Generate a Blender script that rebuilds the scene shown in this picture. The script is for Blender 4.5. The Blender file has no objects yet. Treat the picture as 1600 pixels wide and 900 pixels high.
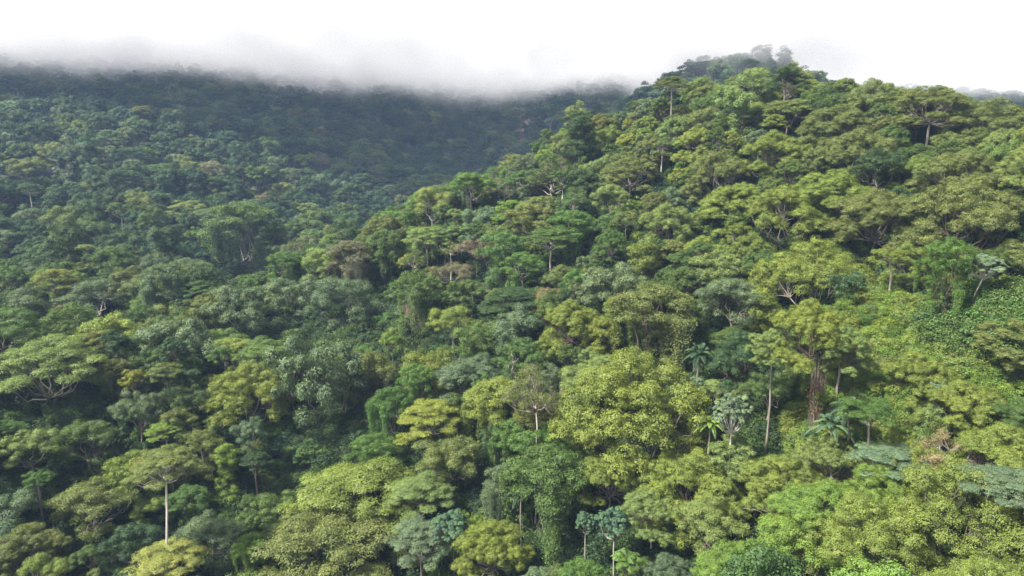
import bpy, math, random
import numpy as np

# ------------------------------------------------------------------ camera, sky, sun, exposure
SC = bpy.context.scene
COL = SC.collection
W0, H0 = 1600.0, 900.0
FOC = 1067.0                                   # focal length in photo pixels (24 mm equivalent drone lens)
PITCH = math.radians(11.0)                     # camera looks this far down
cam_d = bpy.data.cameras.new('camera')
cam_d.sensor_fit = 'HORIZONTAL'
cam_d.sensor_width = 36.0
cam_d.lens = 36.0 * FOC / W0
cam_d.clip_start = 0.5
cam_d.clip_end = 6000.0
cam = bpy.data.objects.new('camera', cam_d)
cam.location = (0, 0, 0)
cam.rotation_euler = (math.pi / 2 - PITCH, 0, 0)
COL.objects.link(cam)
SC.camera = cam

SUN_ELEV, SUN_AZ = math.radians(53), math.radians(-112)   # azimuth measured from +Y towards +X
world = bpy.data.worlds.new('World')
SC.world = world
world.use_nodes = True
nt = world.node_tree
nt.nodes.clear()
sky = nt.nodes.new('ShaderNodeTexSky')
sky.sky_type = 'NISHITA'
sky.sun_disc = False
sky.sun_elevation = SUN_ELEV
sky.sun_rotation = SUN_AZ
sky.air_density = 1.0
sky.dust_density = 2.0
hsv = nt.nodes.new('ShaderNodeHueSaturation')
hsv.inputs['Saturation'].default_value = 0.04
bg = nt.nodes.new('ShaderNodeBackground')
bg.inputs['Strength'].default_value = 0.085
wo = nt.nodes.new('ShaderNodeOutputWorld')
nt.links.new(sky.outputs[0], hsv.inputs['Color'])
nt.links.new(hsv.outputs[0], bg.inputs[0])
nt.links.new(bg.outputs[0], wo.inputs[0])

sun_d = bpy.data.lights.new('sun', 'SUN')
sun_d.energy = 4.5
sun_d.angle = math.radians(6)
sun_d.color = (1.0, 0.955, 0.86)
sun = bpy.data.objects.new('sun', sun_d)
sd = (math.sin(SUN_AZ) * math.cos(SUN_ELEV), math.cos(SUN_AZ) * math.cos(SUN_ELEV), math.sin(SUN_ELEV))
from mathutils import Vector
sun.rotation_euler = Vector(sd).to_track_quat('Z', 'Y').to_euler()
COL.objects.link(sun)

SC.view_settings.view_transform = 'Standard'
SC.view_settings.look = 'None'
SC.view_settings.gamma = 1.0
SC.view_settings.use_curve_mapping = False
SC.view_settings.exposure = 2.5
SC.render.engine = 'CYCLES'
cy = SC.cycles
cy.max_bounces = 8
cy.diffuse_bounces = 3
cy.glossy_bounces = 1
cy.transmission_bounces = 3
cy.volume_bounces = 2
cy.transparent_max_bounces = 8
cy.use_denoising = True
cy.denoiser = 'OPENIMAGEDENOISE'
cy.denoising_prefilter = 'NONE'
cy.denoising_input_passes = 'RGB_ALBEDO_NORMAL'
cy.volume_step_rate = 0.25
cy.volume_max_steps = 128
cy.sample_clamp_indirect = 6.0

HAZE_DENSITY = 0.0001
CLOUD_DENSITY = 0.06
RNG = np.random.default_rng(7)
random.seed(7)

# ------------------------------------------------------------------ camera rays and the shape of the land
CP, SP = math.cos(PITCH), math.sin(PITCH)


def ray(px, py):
    """direction of a photo pixel, scaled so that its horizontal length is 1"""
    a = (px - W0 / 2) / FOC
    b = (H0 / 2 - py) / FOC
    x, y, z = a, CP + b * SP, -SP + b * CP
    h = math.hypot(x, y)
    return np.array([x / h, y / h, z / h])


def project(P):
    P = np.atleast_2d(P)
    f = P[:, 1] * CP - P[:, 2] * SP
    u = P[:, 1] * SP + P[:, 2] * CP
    f = np.where(f < 0.1, 0.1, f)
    return W0 / 2 + FOC * P[:, 0] / f, H0 / 2 - FOC * u / f, f


# tops of the tree canopy seen in the photo: pixel and horizontal distance in metres
SEEN = [
    (0, 1100, 72), (400, 1100, 62), (800, 1100, 50), (1200, 1100, 44), (1600, 1100, 42),
    (0, 900, 96), (300, 900, 87), (600, 900, 76), (900, 900, 67), (1200, 900, 61), (1600, 900, 57),
    (0, 750, 114), (250, 750, 110), (500, 750, 100), (800, 750, 86), (1100, 750, 79), (1400, 750, 74), (1600, 750, 73),
    (0, 600, 128), (300, 600, 124), (600, 600, 112), (900, 600, 98), (1200, 600, 93), (1400, 600, 90), (1600, 600, 89),
    (0, 500, 168), (150, 450, 188), (300, 450, 180), (450, 450, 165), (700, 450, 143), (1000, 450, 121), (1270, 450, 109), (1500, 450, 106), (1600, 450, 105),
    (380, 395, 196), (700, 370, 168), (950, 300, 158), (1200, 300, 136), (1400, 300, 124), (1500, 300, 122), (1600, 300, 120),
    (540, 365, 208), (650, 322, 211), (700, 285, 205), (780, 265, 204), (870, 238, 192), (900, 195, 204), (1000, 185, 198), (1050, 148, 203),
    (1150, 128, 194), (1250, 122, 180), (1350, 150, 164), (1450, 179, 155), (1530, 188, 151), (1600, 191, 148),
    (1700, 225, 143), (1900, 250, 128), (1900, 600, 82),
    # the darker slope across the gully
    (-250, 450, 215), (-250, 300, 330), (-250, 150, 510),
    (0, 400, 245), (0, 300, 325), (0, 200, 425), (0, 150, 495), (0, 95, 640),
    (200, 400, 240), (200, 300, 318), (150, 160, 475), (250, 200, 425), (200, 130, 560), (200, 90, 680),
    (350, 370, 272), (350, 300, 340), (400, 205, 450), (400, 150, 570), (400, 90, 730),
    (520, 368, 290), (520, 300, 385), (520, 240, 450), (540, 200, 560), (550, 150, 655), (550, 95, 760),
    (620, 310, 410), (640, 260, 520), (700, 270, 490), (700, 200, 600), (700, 150, 680), (700, 95, 780),
    (820, 235, 540), (850, 185, 610), (850, 150, 670), (850, 90, 770),
    (960, 180, 600), (950, 140, 670), (950, 88, 750), (1040, 140, 640), (1050, 85, 740),
    (1130, 86, 435), (1150, 115, 400), (1180, 84, 438), (1222, 90, 436), (1262, 106, 432), (1300, 136, 420),
    (1400, 145, 620), (1480, 146, 600), (1560, 163, 590), (1650, 180, 580),
]
# land the photo hides: pixel column, distance, height of the canopy
HIDDEN = [
    (520, 247, -40), (610, 275, -38), (700, 275, -32), (800, 300, -26), (900, 290, -10), (1000, 290, -2), (1050, 290, 4), (1150, 260, 14),
    (1250, 245, 14), (1350, 230, 8), (1450, 225, 3), (1550, 220, 0), (1700, 220, -4), (1350, 450, 28), (1150, 540, 42), (1250, 540, 36), (1200, 490, 48), (1290, 490, 40), (1220, 620, 34), (1500, 470, 22),
    (0, 900, 120), (250, 940, 120), (500, 1000, 120), (800, 1000, 115), (1100, 950, 105), (1400, 850, 60), (1700, 850, 55),
    (0, 1500, 90), (400, 1500, 90), (800, 1500, 90), (1200, 1500, 80), (1600, 1500, 60), (-400, 900, 110), (2000, 800, 40),
]
C = []
for px, py, d in SEEN:
    C.append(ray(px, py) * d)
for px, d, z in HIDDEN:
    r = ray(px, 300) * d
    C.append(np.array([r[0], r[1], z]))
for x, y, z in ((-120, -60, -62), (0, -60, -52), (120, -60, -46), (-60, 10, -52), (60, 10, -42), (0, 20, -44), (-900, -60, -60), (900, -60, 20), (-900, 400, 20), (900, 400, 30)):
    C.append(np.array([x, y, z], float))
C = np.array(C)


def _phi(r2):
    return 0.5 * r2 * np.log(r2 + 1e-9)


SCL = 100.0
Q = C[:, :2] / SCL
nC = len(C)
D2 = ((Q[:, None] - Q[None]) ** 2).sum(-1)
A = np.zeros((nC + 3, nC + 3))
A[:nC, :nC] = _phi(D2) + 0.004 * np.eye(nC)
A[:nC, nC] = 1
A[:nC, nC + 1:] = Q
A[nC:, :nC] = A[:nC, nC:].T
sol = np.linalg.solve(A, np.concatenate([C[:, 2], np.zeros(3)]))


def tps(x, y):
    p = np.stack([np.ravel(x), np.ravel(y)], 1) / SCL
    out = np.empty(len(p))
    for i in range(0, len(p), 20000):
        q = p[i:i + 20000]
        out[i:i + 20000] = _phi(((q[:, None] - Q[None]) ** 2).sum(-1)) @ sol[:nC] + sol[nC] + q @ sol[nC + 1:]
    return out.reshape(np.shape(x))


GX0, GX1, GY0, GY1, GS = -1400.0, 1400.0, -200.0, 1800.0, 5.0
gx = np.arange(GX0, GX1 + 1, GS)
gy = np.arange(GY0, GY1 + 1, GS)
XX, YY = np.meshgrid(gx, gy)
CAN = np.clip(tps(XX, YY), -75, 135)


def grid_at(G, x, y):
    fx = np.clip((np.asarray(x) - GX0) / GS, 0, len(gx) - 1.001)
    fy = np.clip((np.asarray(y) - GY0) / GS, 0, len(gy) - 1.001)
    i, j = fx.astype(int), fy.astype(int)
    u, v = fx - i, fy - j
    return G[j, i] * (1 - u) * (1 - v) + G[j, i + 1] * u * (1 - v) + G[j + 1, i] * (1 - u) * v + G[j + 1, i + 1] * u * v


def canopy_z(x, y):
    return grid_at(CAN, x, y)


# clearing of low bright growth on the hill, no tall trees: (x, y, radius)
def hit(px, py, G=None, lift=0.0):
    """first point where the ray of a photo pixel meets the canopy surface"""
    r = ray(px, py)
    d = np.arange(38, 1200, 0.5)
    z = r[2] * d
    h = grid_at(CAN if G is None else G, r[0] * d, r[1] * d) + lift
    below = np.nonzero(z <= h)[0]
    k = below[0] if len(below) else np.argmin(np.abs(z - h) / d)
    return np.array([r[0] * d[k], r[1] * d[k], z[k]]), d[k]


CLEAR_PX = [(1350, 500, 7), (1385, 525, 8), (1420, 550, 8), (1395, 580, 8), (1440, 590, 7), (1360, 600, 6), (1420, 620, 5), (1470, 545, 7), (1540, 495, 6), (1590, 500, 6)]
CLEARS = []
for px, py, r in CLEAR_PX:
    p, d = hit(px, py)
    CLEARS.append((p[0], p[1], r))


def clear_w(x, y):
    w = np.zeros(np.shape(x))
    for cx, cy_, r in CLEARS:
        q = np.hypot(x - cx, y - cy_) / r
        w = np.maximum(w, np.clip(1.6 - q * 0.8, 0, 1))
    return w * w * (3 - 2 * w)


DIST = np.hypot(XX, YY)
TREE_H = 11.5 + 4.0 * np.clip((DIST - 220) / 200, 0, 1)
GND = CAN - TREE_H * (1 - clear_w(XX, YY)) - 1.2 * clear_w(XX, YY)


def ground_z(x, y):
    return grid_at(GND, x, y)


SLIDE_PX = [(818, 165), (817, 190), (816, 215), (812, 235)]
SLIDE = [hit(*p)[0] for p in SLIDE_PX]
SOIL = [hit(1462, 498)[0], hit(1465, 450)[0]]


# ------------------------------------------------------------------ materials
def new_mat(name):
    m = bpy.data.materials.new(name)
    m.use_nodes = True
    n = m.node_tree
    n.nodes.clear()
    out = n.nodes.new('ShaderNodeOutputMaterial')
    return m, n, out


def nd(n, kind, **kw):
    x = n.nodes.new(kind)
    for k, v in kw.items():
        setattr(x, k, v)
    return x


def leaf_material(name, instanced):
    m, n, out = new_mat(name)
    L = n.links.new
    if instanced:
        base = nd(n, 'ShaderNodeAttribute', attribute_type='INSTANCER', attribute_name='tint').outputs['Color']
    else:
        base = nd(n, 'ShaderNodeObjectInfo').outputs['Color']
    rnd = nd(n, 'ShaderNodeAttribute', attribute_type='GEOMETRY', attribute_name='leaf_age').outputs['Fac']
    clu = nd(n, 'ShaderNodeAttribute', attribute_type='GEOMETRY', attribute_name='spray_age').outputs['Fac']
    # every leaf and every spray is a little younger (yellower, paler) or older (darker, bluer)
    add = nd(n, 'ShaderNodeMath', operation='MULTIPLY_ADD')
    L(rnd, add.inputs[0]); add.inputs[1].default_value = 0.3
    mul = nd(n, 'ShaderNodeMath', operation='MULTIPLY')
    L(clu, mul.inputs[0]); mul.inputs[1].default_value = 0.7
    L(mul.outputs[0], add.inputs[2])
    ramp = nd(n, 'ShaderNodeValToRGB')
    e = ramp.color_ramp.elements
    e[0].position, e[0].color = 0.05, (0.62, 0.68, 0.76, 1)
    e[1].position, e[1].color = 0.95, (1.44, 1.34, 1.10, 1)
    mid = ramp.color_ramp.elements.new(0.5); mid.color = (1, 1, 1, 1)
    L(add.outputs[0], ramp.inputs[0])
    mx = nd(n, 'ShaderNodeMix', data_type='RGBA', blend_type='MULTIPLY')
    mx.inputs['Factor'].default_value = 1
    L(base, mx.inputs['A']); L(ramp.outputs[0], mx.inputs['B'])
    colr = mx.outputs['Result']
    p = nd(n, 'ShaderNodeBsdfPrincipled')
    L(colr, p.inputs['Base Color'])
    p.inputs['Roughness'].default_value = 0.6
    p.inputs['Specular IOR Level'].default_value = 0.16
    t = nd(n, 'ShaderNodeBsdfTranslucent')
    tm = nd(n, 'ShaderNodeMix', data_type='RGBA', blend_type='MULTIPLY')
    tm.inputs['Factor'].default_value = 1
    L(colr, tm.inputs['A']); tm.inputs['B'].default_value = (1.25, 1.35, 0.55, 1)
    L(tm.outputs['Result'], t.inputs['Color'])
    ms = nd(n, 'ShaderNodeMixShader')
    ms.inputs[0].default_value = 0.3
    L(p.outputs[0], ms.inputs[1]); L(t.outputs[0], ms.inputs[2])
    L(ms.outputs[0], out.inputs['Surface'])
    return m


M_LEAF = leaf_material('leaf', False)
M_LEAF_I = leaf_material('leaf_forest', True)

M_BARK, n, out = new_mat('bark')
oi = nd(n, 'ShaderNodeObjectInfo')
tc = nd(n, 'ShaderNodeTexCoord')
mp = nd(n, 'ShaderNodeMapping'); mp.inputs['Scale'].default_value = (6, 6, 0.9)
nz = nd(n, 'ShaderNodeTexNoise'); nz.inputs['Scale'].default_value = 1.0; nz.inputs['Detail'].default_value = 5
n.links.new(tc.outputs['Object'], mp.inputs[0]); n.links.new(mp.outputs[0], nz.inputs[0])
rp = nd(n, 'ShaderNodeValToRGB')
rp.color_ramp.elements[0].position, rp.color_ramp.elements[0].color = 0.3, (0.55, 0.52, 0.5, 1)
rp.color_ramp.elements[1].position, rp.color_ramp.elements[1].color = 0.7, (1.25, 1.25, 1.25, 1)
n.links.new(nz.outputs[0], rp.inputs[0])
mx = nd(n, 'ShaderNodeMix', data_type='RGBA', blend_type='MULTIPLY'); mx.inputs['Factor'].default_value = 1
n.links.new(oi.outputs['Color'], mx.inputs['A']); n.links.new(rp.outputs[0], mx.inputs['B'])
pb = nd(n, 'ShaderNodeBsdfPrincipled'); pb.inputs['Roughness'].default_value = 0.85
n.links.new(mx.outputs['Result'], pb.inputs['Base Color'])
n.links.new(pb.outputs[0], out.inputs['Surface'])

M_GROUND, n, out = new_mat('forest_floor')
tc = nd(n, 'ShaderNodeTexCoord')
n1 = nd(n, 'ShaderNodeTexNoise'); n1.inputs['Scale'].default_value = 0.35; n1.inputs['Detail'].default_value = 8
n.links.new(tc.outputs['Object'], n1.inputs[0])
r1 = nd(n, 'ShaderNodeValToRGB')
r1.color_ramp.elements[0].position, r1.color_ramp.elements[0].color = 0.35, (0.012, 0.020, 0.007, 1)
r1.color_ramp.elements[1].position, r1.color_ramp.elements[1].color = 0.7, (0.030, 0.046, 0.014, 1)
n.links.new(n1.outputs[0], r1.inputs[0])
soil = nd(n, 'ShaderNodeAttribute', attribute_type='GEOMETRY', attribute_name='bare_soil')
ms = nd(n, 'ShaderNodeMix', data_type='RGBA')
ms.inputs['B'].default_value = (0.105, 0.062, 0.038, 1)
n.links.new(soil.outputs['Fac'], ms.inputs['Factor']); n.links.new(r1.outputs[0], ms.inputs['A'])
pg = nd(n, 'ShaderNodeBsdfPrincipled'); pg.inputs['Roughness'].default_value = 0.95
n.links.new(ms.outputs['Result'], pg.inputs['Base Color'])
n.links.new(pg.outputs[0], out.inputs['Surface'])


# ------------------------------------------------------------------ the ground sheet
def mesh_np(name, V, F, mat, smooth=False, attrs=None):
    """V (n,3); F (m,k) all faces with the same number of corners"""
    me = bpy.data.meshes.new(name)
    V = np.asarray(V, np.float32)
    F = np.asarray(F, np.int32)
    k = F.shape[1]
    me.vertices.add(len(V)); me.vertices.foreach_set('co', V.ravel())
    me.loops.add(F.size); me.loops.foreach_set('vertex_index', F.ravel())
    me.polygons.add(len(F)); me.polygons.foreach_set('loop_start', np.arange(0, F.size, k, dtype=np.int32))
    me.polygons.foreach_set('loop_total', np.full(len(F), k, np.int32))
    if smooth:
        me.polygons.foreach_set('use_smooth', np.ones(len(F), bool))
    for an, (dom, val) in (attrs or {}).items():
        a = me.attributes.new(an, 'FLOAT', dom)
        a.data.foreach_set('value', np.asarray(val, np.float32))
    me.update(calc_edges=True)
    me.materials.append(mat)
    return me


ny, nx = XX.shape
idx = np.arange(nx * ny).reshape(ny, nx)
Fg = np.stack([idx[:-1, :-1], idx[:-1, 1:], idx[1:, 1:], idx[1:, :-1]], -1).reshape(-1, 4)
soil_w = np.zeros(XX.shape)
for p in SLIDE:
    soil_w = np.maximum(soil_w, np.clip(1.6 - np.hypot((XX - p[0]) / 5, (YY - p[1]) / 22), 0, 1))
gme = mesh_np('hillside', np.stack([XX.ravel(), YY.ravel(), GND.ravel()], 1), Fg, M_GROUND, True, {'bare_soil': ('POINT', soil_w.ravel())})
gob = bpy.data.objects.new('hillside', gme)
gob['kind'] = 'structure'
gob['label'] = 'steep forested hillside rising to a misty mountain ridge'
COL.objects.link(gob)


# ------------------------------------------------------------------ tree shapes
def unit(v):
    return v / np.maximum(np.linalg.norm(v, axis=-1, keepdims=True), 1e-9)


def leaf_faces(P, N, U, L, Wd, fold=0.12):
    """one folded rhombic leaf per row"""
    N = unit(N)
    U = unit(U - N * (U * N).sum(-1, keepdims=True))
    S = np.cross(N, U)
    L = L[:, None]; Wd = Wd[:, None]
    b = P - U * L * 0.5
    t = P + U * L * 0.5 - N * L * fold
    m = P + N * L * fold - U * L * 0.06
    V = np.stack([b, m + S * Wd * 0.5, t, m - S * Wd * 0.5], 1).reshape(-1, 3)
    F = np.arange(len(P) * 4).reshape(-1, 4)
    return V, F


class Leaves:
    def __init__(s):
        s.V, s.r, s.c = [], [], []

    def add(s, P, N, U, L, Wd, rng, clu=None, fold=0.12):
        V, F = leaf_faces(P, N, U, L, Wd, fold)
        s.V.append(V)
        s.r.append(rng.random(len(P)))
        s.c.append(rng.random(len(P)) if clu is None else clu)

    def mesh(s, name, mat):
        V = np.concatenate(s.V)
        return mesh_np(name, V, np.arange(len(V)).reshape(-1, 4), mat, False,
                       {'leaf_age': ('FACE', np.concatenate(s.r)), 'spray_age': ('FACE', np.concatenate(s.c))})


def blob_leaves(lv, rng, blobs, q=1.0, tuft=0.26, per=7, L=0.34, wid=0.5, up=0.55, spread=0.30, droop=0.25, zmin=-0.35, jit=(0.80, 1.06)):
    """blobs: (cx,cy,cz, rx,rz). Sprays of leaves over the upper shell of every blob."""
    B = np.asarray(blobs, float)
    area = 4 * math.pi * B[:, 3] * (0.6 * B[:, 3] + 0.4 * B[:, 4]) * (1 - zmin) / 2
    nt_ = np.maximum(3, (area / tuft * q)).astype(int)
    bi = np.repeat(np.arange(len(B)), nt_)
    z = rng.uniform(zmin, 1, len(bi)) ** 1.0
    a = rng.uniform(0, 2 * math.pi, len(bi))
    s = np.sqrt(np.maximum(0, 1 - z * z))
    dr = np.stack([s * np.cos(a), s * np.sin(a), z], 1)
    R = np.stack([B[bi, 3], B[bi, 3], B[bi, 4]], 1)
    T = B[bi, :3] + dr * R * rng.uniform(jit[0], jit[1], (len(bi), 1))
    nrm = unit(dr / R)
    bage = rng.random(len(B))
    cage = np.clip(0.55 * rng.random(len(T)) + 0.45 * bage[bi], 0, 1)
    ti = np.repeat(np.arange(len(T)), per)
    k = len(ti)
    off = rng.normal(0, 1, (k, 3)) * spread * np.array([1, 1, 0.6])
    P = T[ti] + off
    Nn = nrm[ti] * 0.95 + np.array([0, 0, up * 0.75]) + rng.normal(0, 0.27, (k, 3))
    U = unit(off) + nrm[ti] * 0.5 + np.array([0, 0, -droop]) + rng.normal(0, 0.3, (k, 3))
    Ls = L * rng.uniform(0.65, 1.35, k)
    lv.add(P, Nn, U, Ls, Ls * wid, rng, cage[ti])


class Tubes:
    def __init__(s):
        s.V, s.F, s.n = [], [], 0

    def add(s, pts, r0, r1, sides=6):
        pts = np.asarray(pts, float)
        m = len(pts)
        tan = unit(np.gradient(pts, axis=0))
        ref = np.array([0.31, 0.95, 0.05])
        a = unit(np.cross(tan, ref)); b = np.cross(tan, a)
        th = np.arange(sides) / sides * 2 * math.pi
        rad = np.interp(np.arange(m), [0, m - 1], [r0, r1]) if np.isscalar(r0) else np.asarray(r0)
        ring = pts[:, None] + rad[:, None, None] * (np.cos(th)[None, :, None] * a[:, None] + np.sin(th)[None, :, None] * b[:, None])
        s.V.append(ring.reshape(-1, 3))
        i = np.arange(m - 1)[:, None] * sides + np.arange(sides)[None]
        j = np.arange(m - 1)[:, None] * sides + (np.arange(sides)[None] + 1) % sides
        s.F.append(np.stack([i, j, j + sides, i + sides], -1).reshape(-1, 4) + s.n)
        s.n += m * sides

    def mesh(s, name, mat=None):
        return mesh_np(name, np.concatenate(s.V), np.concatenate(s.F), mat or M_BARK, True)


def curve(p0, p1, bow, rng, n=6, wob=0.06):
    p0, p1 = np.asarray(p0, float), np.asarray(p1, float)
    t = np.linspace(0, 1, n)[:, None]
    L = np.linalg.norm(p1 - p0)
    w = rng.normal(0, wob * L, (n, 3)) * np.sin(t * math.pi)
    return p0 + (p1 - p0) * t + np.array([0, 0, bow * L]) * np.sin(t * math.pi) + w


def limbs(rng, blobs, base, r, every=3, tb=None):
    """limbs from the top of the trunk out to the blobs, forking once"""
    tb = tb or Tubes()
    B = np.asarray(blobs)
    order = rng.permutation(len(B))
    main = []
    for k in order[:max(5, len(B) // 9)]:
        c = B[k, :3] - np.array([0, 0, B[k, 4] * 0.4])
        pts = curve(base, c, -0.10, rng)
        tb.add(pts, r * 0.46, r * 0.10, 5)
        main.append(pts)
    for k in order[len(main)::every]:
        c = B[k, :3] - np.array([0, 0, B[k, 4] * 0.3])
        best = min(main, key=lambda m: np.linalg.norm(m[3] - c))
        tb.add(curve(best[3], c, -0.05, rng, 5), r * 0.17, r * 0.05, 4)
    return tb


def sub_dome(rng, c, R, h, n, br, flat):
    """n blobs over a low dome of radius R whose rim is at c"""
    k = np.arange(n) + 0.5
    rr = R * np.sqrt(k / n) * rng.uniform(0.86, 1.08, n)
    a = k * 2.399963 + rng.uniform(0, 6.28)
    x, y = rr * np.cos(a), rr * np.sin(a)
    z = h * (1 - (rr / R) ** 2) + rng.normal(0, 0.06 * R, n)
    b = br * rng.uniform(0.72, 1.25, n)
    return np.stack([c[0] + x, c[1] + y, c[2] + z, b, b * flat], 1)


def shape_umbrella(rng, D, hc):
    """a full dome built of smaller domes, ring by ring, ragged at the rim"""
    R = D / 2
    out = [sub_dome(rng, (rng.normal(0, .08) * R, rng.normal(0, .08) * R, hc * 0.76), R * 0.34, hc * 0.20, 10, R * 0.125, 0.8)]
    for nring, dr in ((rng.integers(5, 7), 0.48), (rng.integers(9, 12), 0.80), (rng.integers(8, 11), 0.97)):
        a0 = rng.uniform(0, 6.28)
        for i in range(nring):
            if dr > 0.7 and rng.random() < (0.08 if dr < 0.9 else 0.18):
                continue
            a = a0 + i / nring * 6.283 + rng.uniform(-0.22, 0.22)
            d = R * dr * rng.uniform(0.86, 1.10)
            zz = hc * (0.06 + 0.66 * math.sqrt(max(0.0, 1 - min(1, d / R) ** 2)) + rng.uniform(-0.10, 0.08) - (0.14 if dr > 0.9 else 0))
            out.append(sub_dome(rng, (d * math.cos(a), d * math.sin(a), zz), R * rng.uniform(0.20, 0.33), hc * rng.uniform(0.13, 0.24), rng.integers(7, 12), R * 0.115, 0.82))
    for i in range(rng.integers(6, 10)):                 # lower tiers
        a = rng.uniform(0, 6.283)
        d = R * rng.uniform(0.5, 0.95)
        out.append(sub_dome(rng, (d * math.cos(a), d * math.sin(a), hc * rng.uniform(-0.22, 0.12)), R * rng.uniform(.16, .25), hc * 0.10, 6, R * 0.11, 0.75))
    return np.concatenate(out)


def shape_round(rng, D, hc, tall=1.0, loose=1.0):
    R = D / 2
    out = []
    n = rng.integers(11, 15)
    for i in range(n):
        z = rng.uniform(-0.45, 0.98)
        a = i * 2.4 + rng.uniform(-0.5, 0.5)
        s = math.sqrt(max(0.04, 1 - z * z)) * rng.uniform(0.55, 0.86) * loose
        c = np.array([R * s * math.cos(a), R * s * math.sin(a), hc * (0.42 + 0.44 * z) * rng.uniform(.9, 1.08)])
        rs = R * rng.uniform(0.20, 0.36)
        m = rng.integers(6, 10)
        v = unit(rng.normal(0, 1, (m, 3)) + np.array([0, 0, 0.45]))
        cc = c + v * rs * np.array([1, 1, 0.72 * tall])
        b = rs * rng.uniform(0.36, 0.58, m)
        out.append(np.concatenate([cc, b[:, None], (b * 0.78)[:, None]], 1))
    return np.concatenate(out)


def shape_tall(rng, D, hc):
    R = D / 2
    out = []
    n = 15
    ox, oy = rng.normal(0, .18 * R, 2)
    for i in range(n):
        t = i / (n - 1)
        a = i * 2.4 + rng.uniform(-0.7, 0.7)
        wd = R * (0.50 + 0.35 * math.sin(4.5 * t + D)) * (1.05 - 0.55 * t * t) * rng.uniform(0.5, 1.2)
        c = np.array([ox * t + wd * math.cos(a), oy * t + wd * math.sin(a), hc * (0.02 + 0.88 * t) * rng.uniform(.93, 1.06)])
        rs = R * rng.uniform(0.22, 0.42)
        m = rng.integers(5, 9)
        v = unit(rng.normal(0, 1, (m, 3)) + np.array([0, 0, 0.4]))
        b = rs * rng.uniform(0.36, 0.58, m)
        out.append(np.concatenate([c + v * rs * 0.95, b[:, None], (b * 0.8)[:, None]], 1))
    return np.concatenate(out)


def shape_layers(rng, D, hc):
    R = D / 2
    out = []
    n = 26
    for i in range(n):
        t = (i + 0.5) / n
        a = i * 2.399963
        rr = R * math.sqrt(t) * rng.uniform(0.8, 1.02)
        z = hc * (0.88 - 0.72 * t * t) + rng.normal(0, 0.06 * hc)
        p = R * rng.uniform(0.20, 0.31)
        m = 5
        ang = rng.uniform(0, 6.28, m)
        q = p * np.sqrt(rng.random(m)) * 0.9
        b = p * rng.uniform(0.45, 0.7, m)
        x = rr * math.cos(a) + q * np.cos(ang); y = rr * math.sin(a) + q * np.sin(ang)
        out.append(np.stack([x, y, z - 0.12 * q + rng.normal(0, 0.05 * R, m), b, b * 0.32], 1))
    return np.concatenate(out)


def curtains(lv, rng, blobs, n, length, L=0.17, q=1.8):
    """vines hanging from the crown in a few ragged curtains"""
    B = np.asarray(blobs)
    low = B[B[:, 2] < np.quantile(B[:, 2], 0.8)]
    hubs = low[rng.integers(0, len(low), 11)]
    for i in range(n):
        c = hubs[rng.integers(0, len(hubs))]
        ha = math.atan2(c[1], c[0])
        a = ha + rng.normal(0, 0.7)
        x, y = c[0] + c[3] * math.cos(a) + rng.normal(0, .25), c[1] + c[3] * math.sin(a) + rng.normal(0, .25)
        ln = length * (0.12 + 0.88 * rng.random() ** 2.2)
        m = int(ln * 22 * q) + 5
        t = rng.random(m) ** 1.3
        w = 0.12 + 0.30 * (1 - t)
        P = np.stack([x + rng.normal(0, 1, m) * w, y + rng.normal(0, 1, m) * w, c[2] - t * ln], 1)
        N = np.stack([np.full(m, math.cos(a)), np.full(m, math.sin(a)), np.full(m, 0.5)], 1) + rng.normal(0, 0.4, (m, 3))
        U = np.array([0, 0, -1.0]) + rng.normal(0, 0.4, (m, 3))
        Ls = L * rng.uniform(0.6, 1.4, m)
        lv.add(P, N, U, Ls, Ls * 0.55, rng, np.full(m, rng.random()))


def palmate(lv, rng, tips, dirs, r=0.31, leaves=9, lobes=9):
    """cecropia rosettes: big lobed round leaves about every branch tip"""
    for p, dct in zip(tips, dirs):
        ca = rng.random()
        for j in range(leaves):
            a = j / leaves * 6.283 + rng.uniform(-0.3, 0.3)
            el = rng.uniform(0.05, 0.9)
            v = unit(np.array([math.cos(a) * math.cos(el), math.sin(a) * math.cos(el), math.sin(el) * 0.8]) + dct * 0.25)
            c = p + v * rng.uniform(0.22, 0.48)
            nrm = unit(v * 0.55 + np.array([0, 0, 0.8]) + rng.normal(0, 0.12, 3))
            e1 = unit(np.cross(nrm, [0.2, 0.9, 0.1])); e2 = np.cross(nrm, e1)
            th = np.arange(lobes) / lobes * 6.283 + rng.uniform(0, 6)
            dv = np.cos(th)[:, None] * e1 + np.sin(th)[:, None] * e2
            rr = r * rng.uniform(0.7, 1.1) * np.ones(lobes)
            P = c + dv * (rr * 0.5)[:, None] - nrm * 0.06
            lv.add(P, np.tile(nrm, (lobes, 1)) + dv * 0.25, dv - nrm * 0.25, rr, rr * 0.5, rng, np.full(lobes, ca))


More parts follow.
